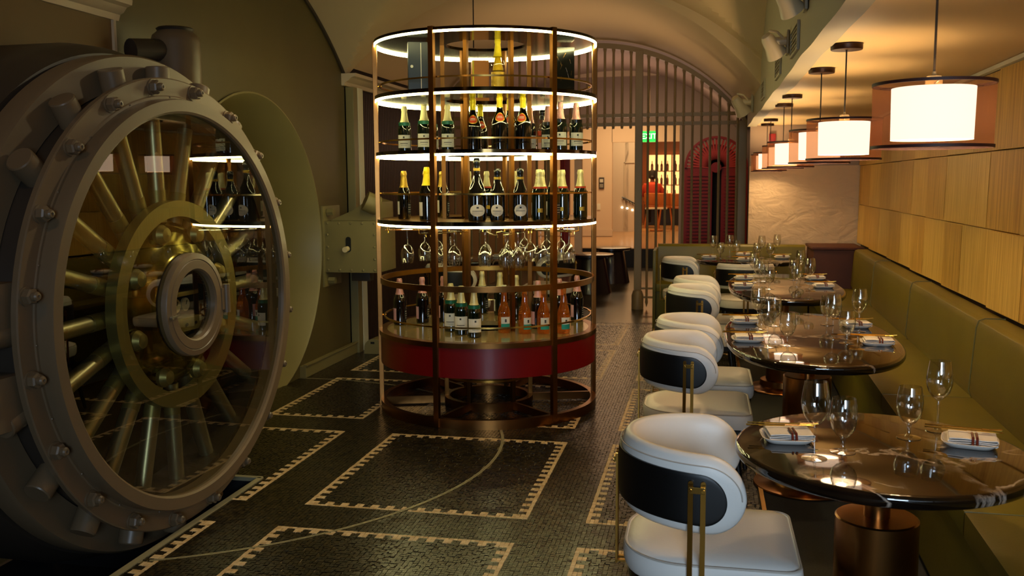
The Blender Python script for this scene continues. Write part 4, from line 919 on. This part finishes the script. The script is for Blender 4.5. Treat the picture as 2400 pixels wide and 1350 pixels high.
CH = mk_chair()
chairs = [((.018, 2.77, 0), 0, 'white leather chair with black shell at the nearest round table'), ((-.035, 4.49, 0), 0, 'white chair on the near side of the second table, second from camera'), ((.0, 5.12, 0), 0, 'white chair on the far side of the second table, third from camera'),
          ((.0, 6.67, 0), 0, 'white chair at the third table, nearer of its pair'), ((.02, 7.27, 0), 0, 'white chair at the third table, farther of its pair'), ((-.15, 9.14, 0), 0, 'white chair at the left end of the farthest table'), ((.36, 8.62, 0), PI/2, 'white chair at the farthest table with its back to the camera'),
          ((-2.22, 8.15, 0), PI/4, 'white chair behind the carousel with its back to the camera'), ((-1.55, 9.45, 0), PI, 'white chair behind the carousel, right of its table')]
for l, rz, lab in chairs: place(CH, l, rz, lab, None)

# ------------------------------------------------------------ tables
def mk_table(loc, ax, ay, p, lab, sc=1, rz=0):
    t = thing('pedestal_table', lab, 'table', loc, rz, None)
    b = MB(); n = 96; L_ = [(-.045, .7085), (-.02, .7105), (-.006, .718), (0, .730), (-.001, .742), (-.006, .7485), (-.015, .750)]
    for ins, z in L_:
        for i in range(n):
            a = 2*PI*i/n; ca, sa = math.cos(a), math.sin(a)
            b.v.append(((ax+ins)*math.copysign(abs(ca)**(2/p), ca), (ay+ins)*math.copysign(abs(sa)**(2/p), sa), z))
    for r_ in range(len(L_)-1): b.f += [(r_*n+i, r_*n+(i+1) % n, (r_+1)*n+(i+1) % n, (r_+1)*n+i) for i in range(n)]
    b.f += [tuple(range(n))[::-1], tuple((len(L_)-1)*n+i for i in range(n))]; b.build('tabletop', M['marble'], t, smooth=50)
    px = -.09*sc if ay < .5 else -.09
    MB().lathe([(.001, .7), (.12, .7), (.12, .709), (.001, .709)], 32, Matrix.Translation((0, 0, 0))).build('mounting_plate', M['blackleg'], t)
    MB().lathe([(.036, .545), (.036, .70)], 32).build('column', M['bronze'], t)
    MB().lathe([(.001, .552), (.108, .552), (.113, .548), (.113, .545), (.113, .06), (.10, .05)], 48).build('pedestal', M['bronze'], t)
    MB().lathe([(.001, .0), (.24, .0), (.245, .006), (.242, .012), (.17, .018), (.155, .03), (.15, .07), (.115, .075), (.001, .075)], 56).build('base', M['bronze'], t)
    return t
mk_table((.49, 2.72, 0), .395, .42, 2.0, 'round black-brown marble table nearest the camera'); mk_table((.50, 4.69, 0), .40, .79, 2.5, 'long oval marble table, second from the camera')
mk_table((.56, 6.90, 0), .39, .85, 2.6, 'long oval marble table, third from the camera'); mk_table((.39, 9.17, 0), .47, .42, 2.6, 'dark marble table at the end banquette, farthest of the row'); mk_table((-2.25, 8.95, 0), .42, .42, 2.2, 'round marble table behind the bottle carousel')
# place settings
def mk_plate():
    t = thing('square_plate', '', 'plate'); b = MB(); n = 48
    for r_, z in ((.055, 0), (.060, .001), (.072, .012), (.0745, .016), (.072, .0165), (.066, .010), (.055, .006)):
        for i in range(n):
            a = 2*PI*i/n; ca, sa = math.cos(a), math.sin(a); b.v.append((r_*math.copysign(abs(ca)**.5, ca), r_*math.copysign(abs(sa)**.5, sa), z))
    for k in range(6): b.f += [(k*n+i, k*n+(i+1) % n, (k+1)*n+(i+1) % n, (k+1)*n+i) for i in range(n)]
    b.f += [tuple(range(n))[::-1], tuple(6*n+i for i in range(n))]; b.build('dish', M['plate'], t, smooth=50); return t
def mk_napkin():
    t = thing('folded_napkin', '', 'napkin'); b = MB(); n = 14; prof = []
    for k in range(4): prof += [(-.040, .0025+.0062*k), (.040, .0035+.0062*k)] if k % 2 == 0 else [(.043, .0045+.0062*k), (-.038, .004+.0062*k)]
    # folded layers: a serpentine ribbon with thickness
    pts = [];
    for k in range(4):
        xs = np.linspace(-.06, .06, n) if k % 2 == 0 else np.linspace(.06, -.06, n)
        for x in xs: pts.append((x, .003+.0055*k+.0012*math.sin(x*60+k)))
        if k < 3: e = xs[-1]; pts.append((e+math.copysign(.004, e), .003+.0055*k+.0027))
    th_ = .0022; N = len(pts)
    for y in np.linspace(-.055, .055, 7):
        for (x, z) in pts: b.v.append((x, y, z-th_/2+.0008*math.sin(y*70)))
        for (x, z) in pts[::-1]: b.v.append((x, y, z+th_/2+.0008*math.sin(y*70)))
    W = 2*N; b.f = [(i*W+j, i*W+(j+1) % W, (i+1)*W+(j+1) % W, (i+1)*W+j) for i in range(6) for j in range(W)]+[(o_+j, o_+j+1, o_+W-2-j, o_+W-1-j) for o_ in (0, 6*W) for j in range(N-1)]
    b.build('cloth', M['napkin'], t, smooth=50)
    b = MB(); b.tube([(0, -.060, .0), (0, -.061, .012), (0, -.053, .025), (0, 0, .026)], .0035, 8); b.tube([(.011, -.060, .0), (.011, -.061, .012), (.011, -.053, .025), (.011, 0, .026)], .0035, 8); b.build('band', M['strap'], t); return t
def mk_fork():
    t = thing('gold_fork', '', 'fork'); b = MB(); b.tube([(-.10, 0, .004), (.02, 0, .005), (.05, 0, .006)], .0022, 8); b.build('handle', M['gold'], t)
    b = MB(); b.box((.058, 0, .0055), (.02, .016, .002)); [b.bar((.066, y, .0055), (.10, y, .009), .0025, .0018) for y in (-.007, -.0023, .0023, .007)]; b.build('tines', M['gold'], t); return t
def mk_knife():
    t = thing('gold_knife', '', 'knife'); b = MB(); b.tube([(-.10, 0, .004), (.01, 0, .004)], .0028, 8); b.build('handle', M['gold'], t); b = MB(); b.prism([(.01, -.004), (.09, -.007), (.105, .0), (.10, .004), (.01, .004)], .0015, Matrix.Translation((0, 0, .0035))); b.build('blade', M['gold'], t); return t
PL, NA, FK, KN = mk_plate(), mk_napkin(), mk_fork(), mk_knife()
TBN = {1: 'nearest table', 2: 'second table', 3: 'third table', 4: 'farthest table', 5: 'table behind the carousel'}
settings = [(1, .242, 2.76, 'left setting of the nearest table', .06), (1, .745, 2.80, 'right setting of the nearest table', -.25), (2, .203, 4.47, 'near left setting of the second table', 0), (2, .21, 5.045, 'far left setting of the second table', 0), (2, .76, 4.988, 'far right setting of the second table', .05), (2, .777, 4.47, 'near right setting of the second table', -.1),
            (3, .292, 7.267, 'far left setting of the third table', 0), (3, .265, 6.75, 'near left setting of the third table', 0), (3, .817, 7.341, 'far right setting of the third table', 0), (3, .813, 6.80, 'near right setting of the third table', 0),
            (4, .04, 9.20, 'left setting of the farthest table', 0), (4, .363, 8.96, 'near setting of the farthest table', 0), (4, .373, 9.56, 'far setting of the farthest table', 0), (4, .724, 9.28, 'right setting of the farthest table', 0), (5, -2.25, 8.68, 'near setting of the table behind the carousel', 0), (5, -2.0, 9.1, 'right setting of the table behind the carousel', 0)]
for tb, x, y, wh, rz in settings:
    place(PL, (x, y, .7503), rz, 'white rounded-square plate, '+wh, 'plates'); place(NA, (x+.005, y, .7575), rz+.05, 'folded white napkin with dark band on plate, '+wh, 'napkins')
    place(FK, (x-.01, y+.038, .7835), rz-.04, 'gold fork across the napkin, '+wh, 'forks'); place(KN, (x-.015, y+.018, .7835), rz+.03, 'gold knife across the napkin, '+wh, 'knives')
gl = [('w', .299, 2.581, 'left, at the nearest table'), ('t', .383, 2.658, 'left, at the nearest table'), ('t', .591, 2.843, 'right, at the nearest table'), ('w', .692, 2.943, 'right, at the nearest table'),
      ('w', .283, 4.314, 'near left, at the second table'), ('t', .375, 4.375, 'near left, at the second table'), ('w', .269, 4.843, 'far left, at the second table'), ('t', .357, 4.966, 'far left, at the second table'), ('t', .628, 5.04, 'far right, at the second table'), ('w', .60, 4.60, 'near right, at the second table'), ('t', .646, 4.477, 'near right, at the second table'), ('w', .753, 4.834, 'far right, at the second table'),
      ('w', .37, 6.63, 'near left, at the third table'), ('t', .44, 6.64, 'near left, at the third table'), ('w', .36, 7.10, 'far left, at the third table'), ('t', .43, 7.16, 'far left, at the third table'), ('w', .72, 7.45, 'far right, at the third table'), ('t', .66, 7.30, 'far right, at the third table'), ('w', .712, 6.70, 'near right, at the third table'), ('t', .64, 6.84, 'near right, at the third table'),
      ('w', .08, 9.33, 'leftmost, at the farthest table'), ('t', .15, 9.25, 'left, at the farthest table'), ('w', .24, 9.45, 'behind the left pair, at the farthest table'), ('t', .31, 9.60, 'rear, at the farthest table'), ('t', .49, 9.22, 'centre right, at the farthest table'), ('w', .54, 9.35, 'centre right, at the farthest table'), ('t', .61, 9.20, 'rightmost, at the farthest table'), ('w', .70, 9.60, 'rear right, at the farthest table'), ('t', -2.08, 8.75, 'on the table behind the carousel'), ('w', -2.45, 8.9, 'on the table behind the carousel')]
for k, x, y, wh in gl:
    place(WG if k == 'w' else TG, (x, y, .7502), random.random(), ('tall wine glass, ' if k == 'w' else 'short-stemmed water goblet, ')+wh, 'wine glasses' if k == 'w' else 'water goblets')

# ------------------------------------------------------------ banquettes
BQ = thing('wall_banquette', 'long olive leather banquette along the wood-panelled wall', 'bench', (1.262, 0, 0), WA)
def slabp(x0, x1, y0, y1, z0, z1): return MB().box(((x0+x1)/2, (y0+y1)/2, (z0+z1)/2), (x1-x0, y1-y0, z1-z0))
ys = [-.4, 1.45, 3.05, 4.72, 6.40, 8.0, 9.32]
for a, b_ in zip(ys, ys[1:]):
    b = MB(); pr = [(-.13, .46), (-.145, .50), (-.125, .80), (-.115, .832), (-.09, .842), (-.004, .842), (-.004, .40), (-.13, .40)]
    n = len(pr); b.v = [(x, y, z) for y in (a+.002, b_-.002) for x, z in pr]; b.f = [tuple(range(n)), tuple(range(n, 2*n))]+[(i, (i+1) % n, (i+1) % n+n, i+n) for i in range(n)]
    b.build('backrest', M['olive'], BQ, smooth=50, bevel=.004)
    slabp(-.535, -.12, a+.002, b_-.002, .38, .465).build('seat', M['olive'], BQ, smooth=50, bevel=.015)
slabp(-.515, -.02, -.4, 9.32, .03, .385).build('front_panel', M['olive'], BQ, smooth=0, bevel=.004)
slabp(-.505, -.02, -.4, 9.32, .0, .03).build('plinth', M['blackleg'], BQ, smooth=0)
EB = thing('end_banquette', 'olive leather banquette across the end wall behind the farthest table', 'bench', (.26, 10.0, 0))
for x0_, x1_ in ((-.74, -.10), (-.10, .74)):
    b = MB(); pr = [(-.02, .40), (-.02, .84), (-.10, .84), (-.12, .82), (-.15, .48), (-.15, .40)]; n = len(pr)
    b.v = [(x, y, z) for x in (x0_+.002, x1_-.002) for y, z in pr]; b.f = [tuple(range(n)), tuple(range(n, 2*n))]+[(i, (i+1) % n, (i+1) % n+n, i+n) for i in range(n)]; b.build('backrest', M['olive'], EB, smooth=50, bevel=.006)
    slabp(x0_+.002, x1_-.002, -.48, -.14, .38, .46).build('seat', M['olive'], EB, smooth=50, bevel=.012)
slabp(-.74, .74, -.46, -.02, 0, .385).build('front_panel', M['olive'], EB, smooth=0, bevel=.004); slabp(-.77, -.74, -.50, -.0, 0, .80).build('end_panel', M['olive'], EB, smooth=0, bevel=.006)
CB = thing('corner_unit', 'dark brown leather corner block between the two banquettes', 'bench', (1.24, 9.68, 0)); slabp(-.22, .23, -.33, .28, 0, .83).build('body', M['brownleather'], CB, bevel=.015); slabp(-.235, .24, -.345, .29, .83, .855).build('top_pad', M['brownleather'], CB, bevel=.01)

# ------------------------------------------------------------ pendant lamps
def mk_lamp():
    t = thing('pendant_lamp', '', 'lamp'); z0, z1 = 1.583, 1.748
    t.location = (0, 0, 0)
    MB().lathe([(.148, z0), (.150, z1)], 64).build('outer_shade', M['sheer'], t)
    for z in (z0, z1-.002): MB().lathe([(.1475, z-.004), (.1515, z-.004), (.1515, z+.004), (.1475, z+.004)], 64, None, True).build('shade_binding', M['shaderim'], t)
    MB().lathe([(.101, z0+.018), (.103, z1-.012)], 48).build('inner_shade', M['shadein'], t)
    sp = MB()
    for k in range(3): a = 2*PI*k/3+.4; sp.bar((.02*math.cos(a), .02*math.sin(a), z1-.004), (.149*math.cos(a), .149*math.sin(a), z1-.004), .003, .003)
    sp.build('spider', M['lampbronze'], t)
    MB().lathe([(.001, z1+.03), (.004, z1+.03), (.006, z1+.022), (.018, z1+.018), (.021, z1+.008), (.021, z1-.03), (.001, z1-.03)], 20).build('socket', M['cap'], t)
    MB().lathe([(.001, z1-.10), (.018, z1-.09), (.026, z1-.07), (.018, z1-.045), (.012, z1-.03)], 16).build('bulb', mat('bulb_glow', 'ffffff', emit='ffd8a0', es=6), t)
    MB().cyl((0, 0, z1+.02), (0, 0, 2.04), .0032, 8).build('cord', M['cord'], t)
    MB().lathe([(.001, 2.042), (.008, 2.03), (.062, 2.030), (.064, 2.034), (.064, 2.052), (.001, 2.052)], 32).build('canopy', M['lampbronze'], t); return t
LP = mk_lamp()
LY = [(.58, 2.67), (.561, 4.16), (.562, 5.03), (.548, 6.52), (.555, 7.26), (.575, 9.02), (.59, 9.75)]
for i, (x, y) in enumerate(LY):
    lab = ['nearest and largest pendant lamp, sheer brown drum shade over the first table', 'second pendant lamp from the camera, sheer brown drum shade', 'third pendant lamp from the camera, sheer brown drum shade', 'fourth pendant lamp from the camera, sheer brown drum shade', 'fifth pendant lamp from the camera, sheer brown drum shade', 'sixth pendant lamp from the camera, sheer brown drum shade', 'farthest pendant lamp, sheer brown drum shade'][i]
    place(LP, (x, y, 0), 0, lab, 'pendant lamps')
    light('lamp_bulb', 'POINT', (x, y, 1.675), 26, (1, .66, .30), .034)
# track spots and vents on the bulkhead
def mk_spot():
    t = thing('spotlight', '', 'spotlight'); MB().box((-.005, 0, 0), (.012, .10, .12)).build('mounting_plate', M['beam'], t, bevel=.003)
    MB().cyl((-.01, 0, .01), (-.07, 0, .01), .022, 14).build('arm', M['spotwhite'], t)
    MX_ = Matrix.Translation((-.09, 0, -.0)) @ Matrix.Rotation(R(-35), 4, 'Y') @ Matrix.Rotation(R(28), 4, 'X')
    MB().lathe([(.001, .055), (.025, .05), (.034, .03), (.040, -.02), (.056, -.075), (.053, -.075), (.036, -.02), (.001, -.01)], 28, MX_).build('lamp_head', M['spotwhite'], t)
    MB().tube([(-.03, -.035, .02), (-.06, -.045, .05), (-.10, -.03, .06)], .007, 6).build('yoke', M['spotwhite'], t); return t
SP = mk_spot()
spots_ = []
for (y, z, lab) in ((4.25, 2.27, 'cream spotlight on the bulkhead, nearest the camera at the top edge'), (5.13, 2.20, 'cream spotlight in the middle of the bulkhead'), (8.9, 2.19, 'cream spotlight on the bulkhead beside the gate')): spots_.append(place(SP, (.405, y, z), 0, lab, 'bulkhead spotlights'))
spots_[2].scale = (1.4, 1.4, 1.4)
def mk_vent():
    t = thing('air_vent', '', 'vent'); b = MB(); b.box((-.006, 0, .06), (.012, .36, .014)); b.box((-.006, 0, -.06), (.012, .36, .014)); b.box((-.006, -.18, 0), (.012, .014, .13)); b.box((-.006, .18, 0), (.012, .014, .13)); b.build('frame', M['beam'], t, smooth=0)
    MB().box((-.002, 0, 0), (.004, .35, .11)).build('grille', M['vent'], t, smooth=0)
    for k in range(5): MB().box((-.006, 0, -.04+.02*k), (.008, .34, .004)).build('slat', M['beam'], t, smooth=0)
    return t
VT = mk_vent()
for (y, lab) in ((4.75, 'louvred vent on the bulkhead between the first two spotlights'), (5.8, 'louvred vent on the bulkhead past the middle spotlight'), (7.3, 'farthest louvred vent on the bulkhead')): place(VT, (.409, y, 2.16), 0, lab, 'bulkhead vents')
o = MB().box((0, 0, 0), (.065, .03, .115)).build('alarm_box', M['redpanel'], loc=(.66, 10.06, 1.91), bevel=.004); tag(o, 'small dark red alarm box high on the end wall behind the lamps', 'alarm')
